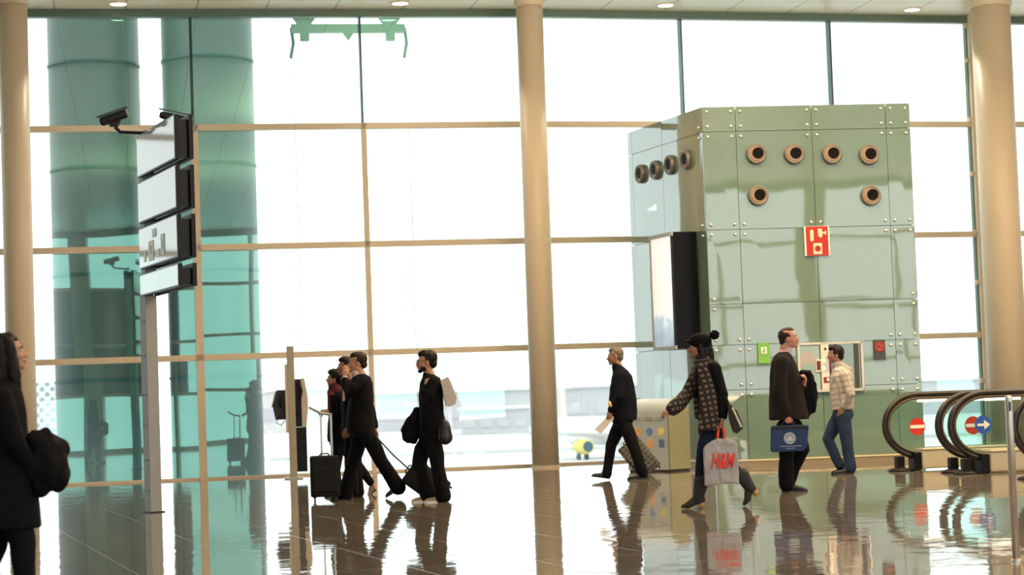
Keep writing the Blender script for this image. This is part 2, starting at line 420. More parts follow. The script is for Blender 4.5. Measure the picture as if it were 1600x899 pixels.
# ================================================================== outside
GZ = -7.0
struct(MB().box((0,760,GZ-0.5),(2600,1446,1)).build('apron', apron_m))
for i,(y0,y1) in enumerate(((150,158),(205,217),(262,268),(330,352))):
    struct(MB().box((0,(y0+y1)/2,GZ+0.01),(900,y1-y0,0.04)).build('taxiway_strip', mat('grey_tarmac_strip',(0.40,0.42,0.40),0.9,var=0.1,vscale=0.03)))
def outbox(px0, px1, pyt, dist, m, name, label, cat, dep=30, roof=True, wins=0):
    a = at_depth(px0, pyt, dist); b = at_depth(px1, pyt, dist); x = (a.x+b.x)/2; h = (a.z+b.z)/2-GZ
    t = thing(name, label, cat, (x,dist+dep/2,GZ))
    MB().box((0,0,h/2),(b.x-a.x,dep,h)).build('wall', m, t)
    MB().box((0,-0.5,h+0.4),(b.x-a.x+2,dep+2,0.8)).build('roof', hazel_m, t)
    if wins:
        for k in range(wins):
            MB().box(((k+0.5)*(b.x-a.x)/wins-(b.x-a.x)/2,-dep/2-0.15,h*0.45),((b.x-a.x)/wins*0.72,0.3,h*0.3)).build('window_band', haze_m, t)
    return t
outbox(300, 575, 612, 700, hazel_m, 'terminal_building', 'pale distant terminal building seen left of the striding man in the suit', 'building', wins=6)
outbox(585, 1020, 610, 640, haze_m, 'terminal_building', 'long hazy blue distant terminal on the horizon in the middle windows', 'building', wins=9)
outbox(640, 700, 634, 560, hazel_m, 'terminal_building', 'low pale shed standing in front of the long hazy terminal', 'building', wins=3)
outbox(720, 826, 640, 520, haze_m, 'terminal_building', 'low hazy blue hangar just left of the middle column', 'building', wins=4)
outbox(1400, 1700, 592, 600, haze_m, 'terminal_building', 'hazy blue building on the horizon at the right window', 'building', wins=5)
# two dark round towers outside, seen through the glass
def tower(pxl, pxr, py, dist, label):
    a = at_depth(pxl,py,dist); b = at_depth(pxr,py,dist); rad = (b.x-a.x)/2; x = (a.x+b.x)/2
    t = thing('round_tower', label, 'tower', (x,dist+0.4,GZ))
    prof = [(rad,0)]
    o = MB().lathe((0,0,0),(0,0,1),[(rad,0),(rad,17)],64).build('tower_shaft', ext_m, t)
    for p in o.data.polygons: p.use_smooth = abs(p.normal.z) < 0.5
    for z in (8.75,10.75,12.75,14.75):
        MB().lathe((0,0,z),(0,0,1),[(rad,0),(rad+0.02,0.004),(rad+0.02,0.05),(rad,0.054)],64).build('joint_ring', fin_m, t)
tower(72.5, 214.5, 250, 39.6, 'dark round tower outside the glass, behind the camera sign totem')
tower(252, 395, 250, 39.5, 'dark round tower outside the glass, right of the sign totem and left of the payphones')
# window cleaning cradle on its rails outside, at the top
def cradle():
    n = LN; p0 = on_plane(455,45,C0+n*1.0,n); p1 = on_plane(632,45,C0+n*1.0,n)
    t = thing('cleaning_gantry', 'green steel window-cleaning beam with hanging ropes outside the top pane', 'gantry', (p0+p1)/2, YL)
    L_ = (p1-p0).length; x0,x1 = -L_/2,L_/2
    MB().box((0,0,0),(L_,0.12,0.15)).build('beam', greenst, t)
    for x in (x0+0.18*L_/2+0.05, x1-0.13*L_):
        MB().prism([(x-0.11,0.07),(x+0.11,0.07),(x+0.2,0.2),(x+0.16,0.62),(x-0.16,0.62),(x-0.2,0.2)],-0.06,0.06).build('hanger', greenst, t)
        MB().box((x,0,-0.14),(0.16,0.14,0.16)).build('trolley', greenst, t, bevel=0.02)
    MB().prism([(-0.1,-0.07),(0.1,-0.07),(0,-0.22)],-0.05,0.05).build('hook', greenst, t)
    for x in (x0,x1):
        MB().tube([(x,0,0),(x+0.03,0,-0.25),(x-0.02,0,-0.5)],0.03).build('pulley', darkmet, t, smooth=True)
        MB().tube([(x,0,-0.4),(x+0.03,0,-3.5),(x,0,-11)],0.007,n=8).build('rope', haze_m, t)
    trim(MB().quadbox(FL+LN*1.0, C0+LN*1.0, p0.z+0.62, p0.z+0.8, 0.2), greenst)
cradle()
# parked airliner
def airliner():
    g = ground(902, 719, GZ); F = Frame(g); F.rz += 0.45; dist = g.y
    pw = mat('white_aircraft_paint',(0.82,0.80,0.79),0.4,var=0.02); pt = mat('pale_grey_aircraft_paint',(0.50,0.50,0.51),0.4,var=0.03)
    t = thing('airliner', 'white parked airliner with a yellow engine, right of the middle column', 'aircraft', g, F.rz)
    rad = 1.95; rings = []
    for y,r,dz in ((-14,0.05,-0.5),(-13.6,0.7,-0.4),(-12.6,1.2,-0.25),(-10.5,1.7,-0.05),(-8,rad,0),(14,rad,0),(20,1.3,0.5),(25,0.4,1.0)):
        rings.append([V((6.2+r*math.cos(2*math.pi*j/24), y, 3.6+dz+r*math.sin(2*math.pi*j/24))) for j in range(24)])
    MB().loft(rings).build('fuselage', pw, t, smooth=True)
    MB().loft([[V((5.5,-3,2.7)),V((5.5,3.5,2.7)),V((5.5,3.5,3.2)),V((5.5,-3,3.2))],[V((-10,6,4.1)),V((-10,8,4.1)),V((-10,8,4.25)),V((-10,6,4.25))]]).build('wing', pt, t)
    MB().loft([[V((7,-3,2.7)),V((7,3.5,2.7)),V((7,3.5,3.2)),V((7,-3,3.2))],[V((22,6,4.1)),V((22,8,4.1)),V((22,8,4.25)),V((22,6,4.25))]]).build('wing', pt, t)
    e = MB().lathe((0,-3.4,1.75),(0,1,0),[(0.72,0),(0.86,-0.02),(0.93,0.15),(1.02,0.8),(1.0,2.2),(0.6,3.6),(0.1,3.7)],32).build('engine', mat('yellow_engine_paint',(0.72,0.60,0.16),0.4), t, smooth=True)
    MB().lathe((0,-3.56,1.75),(0,1,0),[(0.001,0.1),(0.7,0.12),(0.7,0.2),(0.001,0.25)],32).build('inlet', mat('blue_grey_inlet',(0.06,0.11,0.16),0.5), e, smooth=False)
    MB().box((0,-1.6,2.75),(0.25,1.6,0.6)).build('pylon', pw, t)
    for x in (-0.55,0.6):
        MB().tube([(x,-1.6,0.5),(x,-1.6,2.8)],0.1).build('landing_strut', pt, t)
        MB().lathe((x-0.15,-1.6,0.45),(1,0,0),[(0.001,0),(0.45,0.01),(0.45,0.3),(0.001,0.31)]).build('wheel', mat('grey_blue_tyre',(0.08,0.12,0.14),0.7), t)
    MB().prism([(6.0,5.2),(6.35,5.2),(6.25,9.6),(6.1,9.6)],16,23).build('tail_fin', mat('pale_red_tail',(0.62,0.5,0.48),0.5), t)
airliner()
# lattice-sided boarding bridge with perforated skin at the far left
def mat_dots():
    m = bpy.data.materials.new('dotted_bridge_skin'); m.use_nodes = True; nt = m.node_tree; b = nt.nodes['Principled BSDF']; b.inputs['Roughness'].default_value = 0.6
    tc = nt.nodes.new('ShaderNodeTexCoord'); mp = nt.nodes.new('ShaderNodeMapping'); mp.inputs['Rotation'].default_value = (R(90),0,0); mp.inputs['Scale'].default_value = (0.75,0.75,0.75)
    m2 = nt.nodes.new('ShaderNodeMapping'); m2.inputs['Rotation'].default_value = (0,0,R(45))
    v = nt.nodes.new('ShaderNodeTexVoronoi'); v.voronoi_dimensions = '2D'; v.inputs['Randomness'].default_value = 0; v.inputs['Scale'].default_value = 1.0
    r = nt.nodes.new('ShaderNodeValToRGB'); r.color_ramp.elements[0].position = 0.30; r.color_ramp.elements[0].color = (0.24,0.34,0.36,1); r.color_ramp.elements[1].position = 0.34; r.color_ramp.elements[1].color = (0.66,0.68,0.68,1)
    nt.links.new(tc.outputs['Object'],mp.inputs[0]); nt.links.new(mp.outputs[0],m2.inputs[0]); nt.links.new(m2.outputs[0],v.inputs['Vector']); nt.links.new(v.outputs['Distance'],r.inputs[0]); nt.links.new(r.outputs[0],b.inputs['Base Color']); return m
def bridge():
    g = ground(68, 722, GZ); F = Frame(g)
    t = thing('boarding_bridge', 'white boarding bridge with dotted perforated skin outside the far left window', 'boarding bridge', g, F.rz)
    MB().box((0,1.5,9.5),(6.4,2.6,10)).build('bridge_body', mat_dots(), t, bevel=0.1)
    for x in (-2.5,2.5): MB().box((x,1.5,2.3),(0.4,0.4,4.6)).build('support', haze_m, t)
bridge()
# ================================================================== lift tower clad in green glass
A0 = ground(1119, 731.5); A1 = ground(1446, 718.5)        # front foot line
A0.z = A1.z = 0
BD = (A1-A0).normalized(); BN = V((-BD.y,BD.x,0))          # BN points away from the camera
# rear left corner: where the left side meets the frame ray at x=995 (eye level)
_d = ray(995.5, 619); _t = 35.3/_d.y; A3 = V((_d.x*_t,35.3,0))
A2 = A1 + BN*3.2
SD = (A3-A0).normalized(); SN = V((-SD.y,SD.x,0))          # side direction, going back
if SN.x > 0: SN = -SN
HB = 5.56
FB = Frame(A0, 0); lift = thing('lift_tower', 'large green glass-clad lift tower with round air nozzles, right of the middle column', 'lift tower', A0)
def LB(p): return V(p)-A0                                   # world -> lift local
cm = MB(); off = 0.06
cc = [LB(A0)+BN*off-SN*off, LB(A1)+BN*off-BD*off, LB(A2)-BD*off, LB(A3)-SN*off]
cm.loft([[V((p.x,p.y,0.1)) for p in cc],[V((p.x,p.y,HB-0.04)) for p in cc]]); cm.build('core', core_m, lift)
rows = [0.095,1.18,1.87,2.50,3.65,5.17,HB]
def panel_grid(O, D, N, us, rows, nm):
    """cladding panes; N points outward"""
    for i in range(len(us)-1):
        for j in range(len(rows)-1):
            g = 0.004; jt = [random.uniform(-1,1)*0.0025 for _ in range(4)]
            vs = []
            for (u,z,q) in ((us[i]+g,rows[j]+g,0),(us[i+1]-g,rows[j]+g,1),(us[i+1]-g,rows[j+1]-g,2),(us[i]+g,rows[j+1]-g,3)):
                vs.append(O + D*u + N*jt[q] + V((0,0,z)))
            back = [v - N*0.02 for v in vs]
            MB().loft([vs,back]).build('glass_panel', clad, lift)
def u_at(px, py, O, D, N):
    return (on_plane(px,py,O,N)-O).dot(D)
usF = [0.0]+[u_at(px,py,A0,BD,BN) for px,py in ((1151,240),(1270,240),(1387,260))]+[(A1-A0).length]
panel_grid(LB(A0), BD, -BN, usF, rows, 'f')
LS = (A3-A0).length
usS = sorted([0.0, 0.28]+[u_at(px,py,A0,SD,SN) for px,py in ((1037,300),(990,300))]+[LS])
panel_grid(LB(A0), SD, SN, usS, [0.095,1.87,3.65,5.17,HB], 's')
# rear and right faces in one coat
panel_grid(LB(A1), BN, BD, [0,1.6,3.2], rows, 'r')
# bolts
bolt_m = mat('polished_bolt', (0.85,0.84,0.8), 0.25, 0.9)
bp = MB().lathe((0,0,0),(0,-1,0),[(0.026,0),(0.026,0.008),(0.018,0.02),(0.001,0.024)],10).build('bolt', bolt_m, lift, smooth=True)
first = [True]
def bolt(p, ang):
    o = bp if first[0] else bp.copy()
    if not first[0]: COL.objects.link(o)
    first[0] = False; o.parent = lift; o.location = p; o.rotation_euler = (0,0,ang)
aF = math.atan2(BD.y, BD.x)
for ui,u in enumerate(usF):
    for zi,z in enumerate(rows):
        for du in (-0.075,0.075):
            for dz in (-0.08,0.08):
                if not (0 < u+du < usF[-1]) or not (0.2 < z+dz < HB): continue
                if z in (2.50,1.18) and ui in (1,3) and z == 2.5: continue
                if ui == 2 and z < 2.6: continue
                bolt(LB(A0)+BD*(u+du)-BN*0.004+V((0,0,z+dz)), aF)
aS = math.atan2(-SD.y, -SD.x)
for z in (5.17,3.65,1.87):
    for dz in (-0.08,0.08): bolt(LB(A0)+SD*0.12+SN*0.004+V((0,0,z+dz)), aS)
# skirting with pale lip
sk = mat('beige_skirting', (0.24,0.20,0.14), 0.4)
lip = mat('pale_skirting_lip', (0.75,0.60,0.40), 0.35)
for (a,b) in ((LB(A0),LB(A1)),(LB(A0),LB(A3))):
    MB().quadbox(a,b,0,0.085,0.05).build('skirting', sk, lift); MB().quadbox(a,b,0.085,0.105,0.07).build('skirting_lip', lip, lift)
# round air nozzles
noz_m = mat('nozzle_ring_grey', (0.20,0.18,0.155), 0.35, 0.3); thr = mat('nozzle_throat', (0.004,0.004,0.004), 0.6, spec=0.1); inn = mat('nozzle_inner_beige',(0.30,0.21,0.15),0.4)
nz0 = None
def nozzle(p, N, tilt):
    global nz0
    if nz0 is None:
        nz0 = MB().lathe((0,0,0),(0,-1,0),[(0.10,-0.05),(0.158,-0.02),(0.160,0.02),(0.148,0.05),(0.128,0.055),(0.115,0.02)],32).build('air_nozzle', noz_m, lift, smooth=True)
        MB().lathe((0.008,0,0.004),(0,-1,0),[(0.10,0.00),(0.134,0.02),(0.132,0.05),(0.085,0.035)],32).build('inner_cone', inn, nz0, smooth=True)
        MB().lathe((0.022,0,0.012),(0,-1,0),[(0.001,0.05),(0.086,0.052),(0.090,0.02),(0.001,0.0)],32).build('throat', thr, nz0, smooth=False)
        o = nz0
    else: o = copy_tree(nz0, lift)
    o.location = p; o.rotation_euler = (0,0,math.atan2(N.x,-N.y))
for px,py in ((1181,241),(1240,241),(1299,241),(1357,242),(1184,306),(1360,306)):
    q = on_plane(px,py,A0,BN); nozzle(LB(q)-BN*0.02, -BN, 0)
for px,py in ((1003,272),(1026,266),(1049,258),(1074,250)):
    q = on_plane(px,py,A0,SN); nozzle(LB(q)+SN*0.02, SN, 0)

# things fixed to the tower: signs and the call panel (each its own thing, standing on the face)
def face_root(name, label, cat, px, py, off=0.03, O=None, D=None, N=None):
    q = on_plane(px,py,A0,BN) - BN*off
    return thing(name, label, cat, q, aF), q
def local_size(x0,y0,x1,y1):
    a = on_plane(x0,y0,A0,BN); b = on_plane(x1,y1,A0,BN); return abs((b-a).dot(BD)), abs((b-a).z)
def disc(c, r, y, th=0.006, n=36): return MB().lathe((c[0],y,c[1]),(0,-1,0),[(r,0),(r,th)],n)
wsg = mat('sign_white', (0.82,0.80,0.74), 0.5, var=0.02)
# fire equipment sign
t,_ = face_root('fire_sign', 'red fire equipment sign with pale pictograms high on the green tower', 'sign', 1276, 377)
MB().box((0,0.006,0),(0.40,0.012,0.46)).build('backing', wsg, t)
MB().box((0,-0.006,0.0),(0.345,0.014,0.45)).build('red_plate', red_m, t)
MB().tube([(-0.085,-0.016,0.02),(-0.085,-0.016,0.15)],0.028,k=0.3).build('extinguisher_pictogram', mat('sign_cream',(0.70,0.62,0.42),0.5), t)
MB().prism([(0.01,0.19),(0.08,0.19),(0.08,0.07),(0.06,0.05),(0.02,0.07)],-0.02,-0.012).add([],[]).prism([(0.08,0.15),(0.10,0.13),(0.14,0.16),(0.14,0.09),(0.10,0.12),(0.08,0.10)],-0.02,-0.012).build('hose_pictogram', MATS['sign_cream'], t)
MB().box((-0.0,-0.016,-0.12),(0.135,0.006,0.17)).build('alarm_square', MATS['sign_cream'], t)
MB().lathe((0.0,-0.019,-0.12),(0,-1,0),[(0.022,0),(0.048,0),(0.048,0.004),(0.022,0.004),(0.022,0)],28).build('alarm_ring', red_m, t)
# green sign
t,_ = face_root('green_notice', 'small lime green notice on the tower, left of the man in the grey blazer', 'sign', 1193, 552)
w_,h_ = local_size(1183,536,1203,568)
MB().box((0,0,0),(w_,0.012,h_)).build('plate', mat('lime_green',(0.17,0.42,0.07),0.4), t)
MB().box((0.0,-0.009,0.04),(0.085,0.006,0.10)).build('white_square', wsg, t)
MB().box((0.005,-0.014,0.055),(0.03,0.004,0.04)).build('figure_mark', MATS['lime_green'], t)
MB().box((-0.01,-0.014,0.02),(0.05,0.004,0.018)).build('figure_mark', MATS['lime_green'], t)
# no smoking sign
t,_ = face_root('no_smoking_sign', 'dark no-smoking sign with red ring near the tower right edge', 'sign', 1373.5, 547)
w_,h_ = local_size(1364,532,1383,563)
MB().box((0,0,0),(w_,0.012,h_)).build('plate', mat('charcoal_plate',(0.045,0.05,0.05),0.4), t)
disc((0,0.05),0.075,-0.006).build('white_disc', wsg, t)
MB().lathe((0,-0.012,0.05),(0,-1,0),[(0.056,0),(0.078,0),(0.078,0.005),(0.056,0.005),(0.056,0)],32).build('red_ring', red_m, t)
MB().box((0,-0.016,0.05),(0.13,0.004,0.018),Matrix.Rotation(R(40),3,'Y')).build('red_bar', red_m, t)
MB().box((0,-0.0145,0.045),(0.085,0.003,0.014)).build('cigarette_mark', black, t)
# lift call panel behind the two men
t,_ = face_root('lift_call_panel', 'framed steel lift call panel with lit amber buttons between the two standing men', 'control panel', 1294, 573)
x0,x1 = -0.47,0.53; z0,z1 = -0.37,0.36
fm = mat('pale_steel_frame', (0.60,0.56,0.50), 0.35, 0.4)
for (c,sz) in (((0.03,0,z1),(1.04,0.05,0.035)),((0.03,0,z0),(1.04,0.05,0.035)),((x0,0,0),(0.035,0.05,0.76)),((x1,0,0),(0.035,0.05,0.76))):
    MB().box(c,sz).build('frame', fm, t)
MB().box((-0.3,0.0,0),(0.32,0.02,0.70)).build('cabinet_window', mat('pale_blue_green_window',(0.30,0.42,0.42),0.3), t)  # stands for a window; its faded reflected figure is painted on as discs
disc((-0.33,0.1),0.14,-0.011).build('pink_shape', mat('pale_pink_reflection',(0.38,0.36,0.35),0.4), t)
disc((-0.33,0.0),0.07,-0.018).build('blue_shape', mat('pale_teal_reflection',(0.24,0.40,0.41),0.4), t)
MB().box((-0.06,-0.01,0),(0.125,0.03,0.72)).build('button_column', mat('cream_panel',(0.66,0.62,0.54),0.4), t)
MB().box((-0.165,-0.02,0.02),(0.09,0.03,0.19)).build('display_frame', MATS['cream_panel'], t)
MB().box((-0.165,-0.037,0.02),(0.062,0.006,0.14)).build('display', mat('dark_red_display',(0.08,0.01,0.015),0.2,emit=((0.5,0.02,0.03),0.08)), t)
MB().box((-0.045,-0.027,0.03),(0.085,0.006,0.22)).build('button_plate', steel, t)
for z in (0.09,-0.03): MB().ell((-0.082,-0.03,z),(0.024,0.012,0.034)).build('lit_button', mat('amber_button',(1,0.7,0.35),0.4,emit=((1.0,0.55,0.22),1.6)), t, smooth=True)
disc((-0.05,0.27),0.02,-0.026).build('key_switch', darkmet, t)
MB().box((-0.045,-0.03,-0.205),(0.10,0.01,0.085)).build('alarm_plate', mat('dark_maroon',(0.20,0.02,0.02),0.4), t)
MB().box((-0.03,-0.038,-0.20),(0.035,0.006,0.045)).build('alarm_button', wsg, t)
MB().box((0.27,0,0),(0.46,0.02,0.70)).build('steel_door_panel', mat('green_tinted_steel',(0.22,0.26,0.22),0.12,0.7), t)
for x,wd in ((0.12,0.05),(0.44,0.08)): MB().box((x,-0.012,0),(wd,0.006,0.70)).build('reflection_stripe', mat('dark_olive_reflection',(0.06,0.06,0.045),0.4,0.3), t)  # dark reflections in the steel, painted on as strips
MB().box((0.012,-0.02,0.02),(0.02,0.03,0.2)).build('display_red', mat('dark_maroon',(0.2,0.02,0.02),0.4), t)

# large screen on the tower's left side
SO = 0.42
pw = on_plane(1094, 455, A0, SN); pw.z = 0
zb = 1.845; zt = 3.66
so = -SD                                         # towards the camera along the side
scr = thing('advertising_screen', 'large black-cased portrait display screen fixed to the left side of the tower', 'screen', pw + V((0,0,zb)))
Lb = 0.90
c0 = SN*0.03; c1 = SN*SO; c2 = SN*SO+SD*Lb; c3 = SD*Lb+SN*0.03
ring = lambda z,i=0.0: [c0+V((0,0,z)),c1+V((0,0,z)),c2+V((0,0,z)),c3+V((0,0,z))]
MB().loft([ring(0),ring(zt-zb)]).build('case', mat('glossy_black_case',(0.003,0.003,0.004),0.3,spec=0.15), scr, bevel=0.012)
def sl(u0,u1,z0,z1,d0,d1): # slab on the screen face
    vs = [c1+SD*u0+SN*d0,c1+SD*u1+SN*d0,c1+SD*u1+SN*d1,c1+SD*u0+SN*d1]
    return MB().loft([[v+V((0,0,z0)) for v in vs],[v+V((0,0,z1)) for v in vs]])
sl(0.0,Lb,0,0.05,0,0.03).build('bezel', greymet, scr); sl(0.0,Lb,zt-zb-0.06,zt-zb,0,0.03).build('bezel', greymet, scr)
sl(0.0,0.05,0.05,zt-zb-0.06,0,0.03).build('bezel', black, scr); sl(Lb-0.05,Lb,0.05,zt-zb-0.06,0,0.03).build('bezel', greymet, scr)
sm_ = bpy.data.materials.new('lit_screen_picture'); sm_.use_nodes = True; nt = sm_.node_tree; b = nt.nodes['Principled BSDF']; b.inputs['Roughness'].default_value = 0.15
tcn = nt.nodes.new('ShaderNodeTexCoord'); spx = nt.nodes.new('ShaderNodeSeparateXYZ'); nt.links.new(tcn.outputs['Object'], spx.inputs[0])
nzn = nt.nodes.new('ShaderNodeTexNoise'); nzn.inputs['Scale'].default_value = 3.5; nt.links.new(tcn.outputs['Object'], nzn.inputs['Vector'])
adn = nt.nodes.new('ShaderNodeMath'); adn.operation = 'MULTIPLY_ADD'; adn.inputs[1].default_value = 0.75; nt.links.new(nzn.outputs[0], adn.inputs[0]); nt.links.new(spx.outputs[2], adn.inputs[2])
crn = nt.nodes.new('ShaderNodeValToRGB'); e = crn.color_ramp.elements
e[0].position = 0.35; e[0].color = (0.24,0.30,0.40,1); e[1].position = 1.3/1.3; e[1].color = (0.72,0.68,0.66,1)
ee = crn.color_ramp.elements.new(0.8); ee.color = (0.34,0.46,0.55,1)
ee = crn.color_ramp.elements.new(0.9); ee.color = (0.66,0.68,0.70,1)
nt.links.new(adn.outputs[0], crn.inputs[0]); nt.links.new(crn.outputs[0], b.inputs['Base Color']); nt.links.new(crn.outputs[0], b.inputs['Emission Color']); b.inputs['Emission Strength'].default_value = 0.8
sl(0.05,Lb-0.05,0.05,zt-zb-0.06,0.0,0.015).build('display_panel', sm_, scr)
MB().tube([SD*0.45-SN*0.02+V((0,0,0.9)), SD*0.45+SN*0.1+V((0,0,0.9))],0.06).build('wall_bracket', darkmet, scr)

# ------------------------------------------------------------------ recycling bin with a curved lid
def bin_():
    g = ground(1031, 736.5); g.z = 0; F = Frame(g)
    t = thing('recycling_bin', 'round-topped steel recycling bin with stickers beside the tower, behind the woman in the bobble hat', 'bin', g, F.rz+R(-38))
    sid = mat('olive_bin_side', (0.24,0.24,0.15), 0.35, 0.1); fr = mat('pale_steel_bin', (0.52,0.56,0.54), 0.35, 0.5)
    prof = []
    for a in range(0,181,12): prof.append((0.0+0.25*math.cos(R(a)), 0.86+0.25*math.sin(R(a))))
    # end panels (x = +-0.42), rounded top; body runs along x
    body = [(0.25,0.03)]+prof+[(-0.25,0.03)]
    MB().loft([[V((-0.37,p[0]*0.94,p[1]*0.985)) for p in body],[V((0.37,p[0]*0.94,p[1]*0.985)) for p in body]]).build('body', fr, t)
    for x in (-0.40,0.37): MB().loft([[V((x,p[0],p[1])) for p in body],[V((x+0.03,p[0],p[1])) for p in body]]).build('end_panel', sid, t)
    MB().box((0,0,0.02),(0.78,0.46,0.04)).build('plinth', darkmet, t)
    for i,x in enumerate((-0.2,0.02,0.24)):
        MB().box((x,-0.24,0.80),(0.15,0.02,0.05)).build('slot', greymet, t, bevel=0.004)
        MB().lathe((x,-0.236,0.60),(0,-1,0),[(0.001,0),(0.06,0),(0.06,0.006),(0.001,0.006)],20).build('sticker', mat(('orange_sticker','blue_sticker','yellow_sticker')[i],((0.7,0.35,0.15),(0.12,0.2,0.5),(0.7,0.6,0.15))[i],0.5), t)
        MB().box((x,-0.238,0.42),(0.09,0.01,0.12)).build('sticker', mat(('pink_sticker','orange_sticker','navy_sticker')[i],((0.6,0.3,0.35),(0.7,0.35,0.15),(0.1,0.15,0.35))[i],0.5), t)
bin_()

# ------------------------------------------------------------------ payphone pillar
def phone():
    g = ground(466, 748); g.z = 0; F = Frame(g)
    t = thing('payphone_stand', 'grey payphone pillar with a telephone on each side, left of the travellers with the trolley', 'payphone', g, F.rz)
    P = lambda x,y,dy=0: F.P(x,y,dy)
    post = mat('taupe_painted_post', (0.30,0.27,0.22), 0.45)
    a = P(449,542); b = P(460,542); z = a.z
    xt = (a.x+b.x)/2; xb = P(458,750).x; wd = b.x-a.x
    x_ = (P(456,640).x)
    MB().box((x_,0,z/2),(wd*1.05,0.5,z)).build('pillar', post, t, bevel=0.01)
    MB().box((x_-wd*0.52-0.02,0,(P(450,570).z+P(450,676).z)/2),(0.04,0.56,P(450,570).z-P(450,676).z)).build('back_plate', mat('light_taupe',(0.42,0.38,0.31),0.4), t)
    # left phone
    l = x_-wd*0.5-0.04; zt,zb = P(440,610).z,P(440,656).z
    MB().prism([(l,zt),(l-0.14,zt),(l-0.21,zt-0.26),(l-0.17,zb),(l,zb)],-0.17,0.17).build('phone_body', darkmet, t, bevel=0.008)
    MB().prism([(l-0.145,zt-0.02),(l-0.165,zt-0.02),(l-0.235,zt-0.27),(l-0.215,zt-0.27)],-0.18,0.18).build('phone_front', greymet, t)
    MB().tube([(l-0.07,-0.19,zt-0.08),(l-0.10,-0.21,zt-0.16),(l-0.07,-0.19,zt-0.26)],0.022).build('handset', black, t, smooth=True)
    MB().tube([(l-0.1,-0.2,zb+0.06),(l-0.16,-0.2,zb-0.05),(l-0.08,-0.2,zb-0.09),(l-0.02,-0.2,zb-0.02)],0.006,n=6).build('cord', black, t, smooth=True)
    # right phone
    r = x_+wd*0.5; zt,zb = P(470,592).z,P(470,668).z
    MB().box((r+0.06,0,(zt+zb)/2),(0.12,0.34,(zt-zb)*0.98)).build('phone_body', black, t, bevel=0.01)
    MB().prism([(r+0.1,zt+0.01),(r+0.16,zt),(r+0.205,(zt+zb)/2+0.1),(r+0.205,(zt+zb)/2-0.1),(r+0.17,zb),(r+0.1,zb)],-0.18,0.18).build('phone_front', mat('light_taupe',(0.42,0.38,0.31),0.4), t, bevel=0.008)
    MB().tube([(r+0.075,-0.2,zt-0.06),(r+0.105,-0.23,zt-0.2),(r+0.075,-0.2,zt-0.34)],0.024).build('handset', black, t, smooth=True)
    MB().tube([(r+0.09,-0.2,zt-0.36),(r+0.02,-0.22,zb+0.12),(r+0.09,-0.2,zb+0.1)],0.006,n=6).build('cord', black, t, smooth=True)
    z2 = P(470,737).z
    MB().box((r+0.085,0,(zb+z2)/2),(0.17,0.3,zb-z2)).build('lower_cabinet', black, t, bevel=0.008)
    MB().box((x_,0,0.01),(0.3,0.6,0.02)).build('foot_plate', greymet, t)
phone()

# ------------------------------------------------------------------ hanging-sign totem with its two cameras
TG = ground(240, 801); TG.z = 0
TF = Frame(TG)
tot = thing('sign_totem', 'tall grey post carrying four stacked double-sided white sign boards', 'sign', TG, TF.rz)
pf = mat('light_grey_post', (0.28,0.29,0.28), 0.4, 0.2)
pr = Matrix.Rotation(R(28),3,'Z')
MB().box((0,0,1.25),(0.145,0.145,2.5),pr).build('post', pf, tot, bevel=0.004)
MB().box((0,0,3.2),(0.10,0.10,1.9),pr).build('mast', pf, tot)
MB().box((0,0,0.006),(0.19,0.19,0.012),pr).build('base_plate', darkmet, tot)
for z in (0.25,0.6,1.0,1.35,1.8,2.2):
    for s_ in (-0.04,0.04):
        q = pr@V((-0.074,s_,0)); MB().lathe((q.x,q.y,z),pr@V((-1,0,0)),[(0.009,0),(0.009,0.004)],10).build('rivet', black, tot)
# board direction: from the far end (px 217) to the near end (px 275)
farG = V((TF.P(222,330).x-0.02, 0.18, 0)); 
dist_n = 22.6
def loc(px,py,dist):
    p = at_depth(px,py,dist) - TG; return V((p.dot(TF.ex), p.dot(TF.ey), p.z))
Fp = loc(220,340,24.35); Np = loc(280,340,dist_n); Fp.z = Np.z = 0
bd = (Np-Fp).normalized(); bnn = V((-bd.y,bd.x,0)); 
if bnn.x < 0: bnn = -bnn                                    # to the right, between the two skins
Lbd = (Np-Fp).length
face = mat('white_sign_face', (0.62,0.66,0.66), 0.08, coat=0.3, ior=1.5, var=0.02)
edge = mat('dark_sign_edge', (0.018,0.016,0.016), 0.4, spec=0.2)
zz = [(loc(277,178,dist_n).z,loc(277,248,dist_n).z),(loc(278,257,dist_n).z,loc(279,325,dist_n).z),(loc(280,334,dist_n).z,loc(281,402,dist_n).z),(loc(283,411,dist_n).z,loc(284,447,dist_n).z)]
yel = mat('yellow_sign_pictogram',(0.66,0.60,0.34),0.4); grn = mat('green_sign_pictogram',(0.42,0.62,0.44),0.4); gry = mat('grey_sign_pictogram',(0.50,0.54,0.55),0.4)
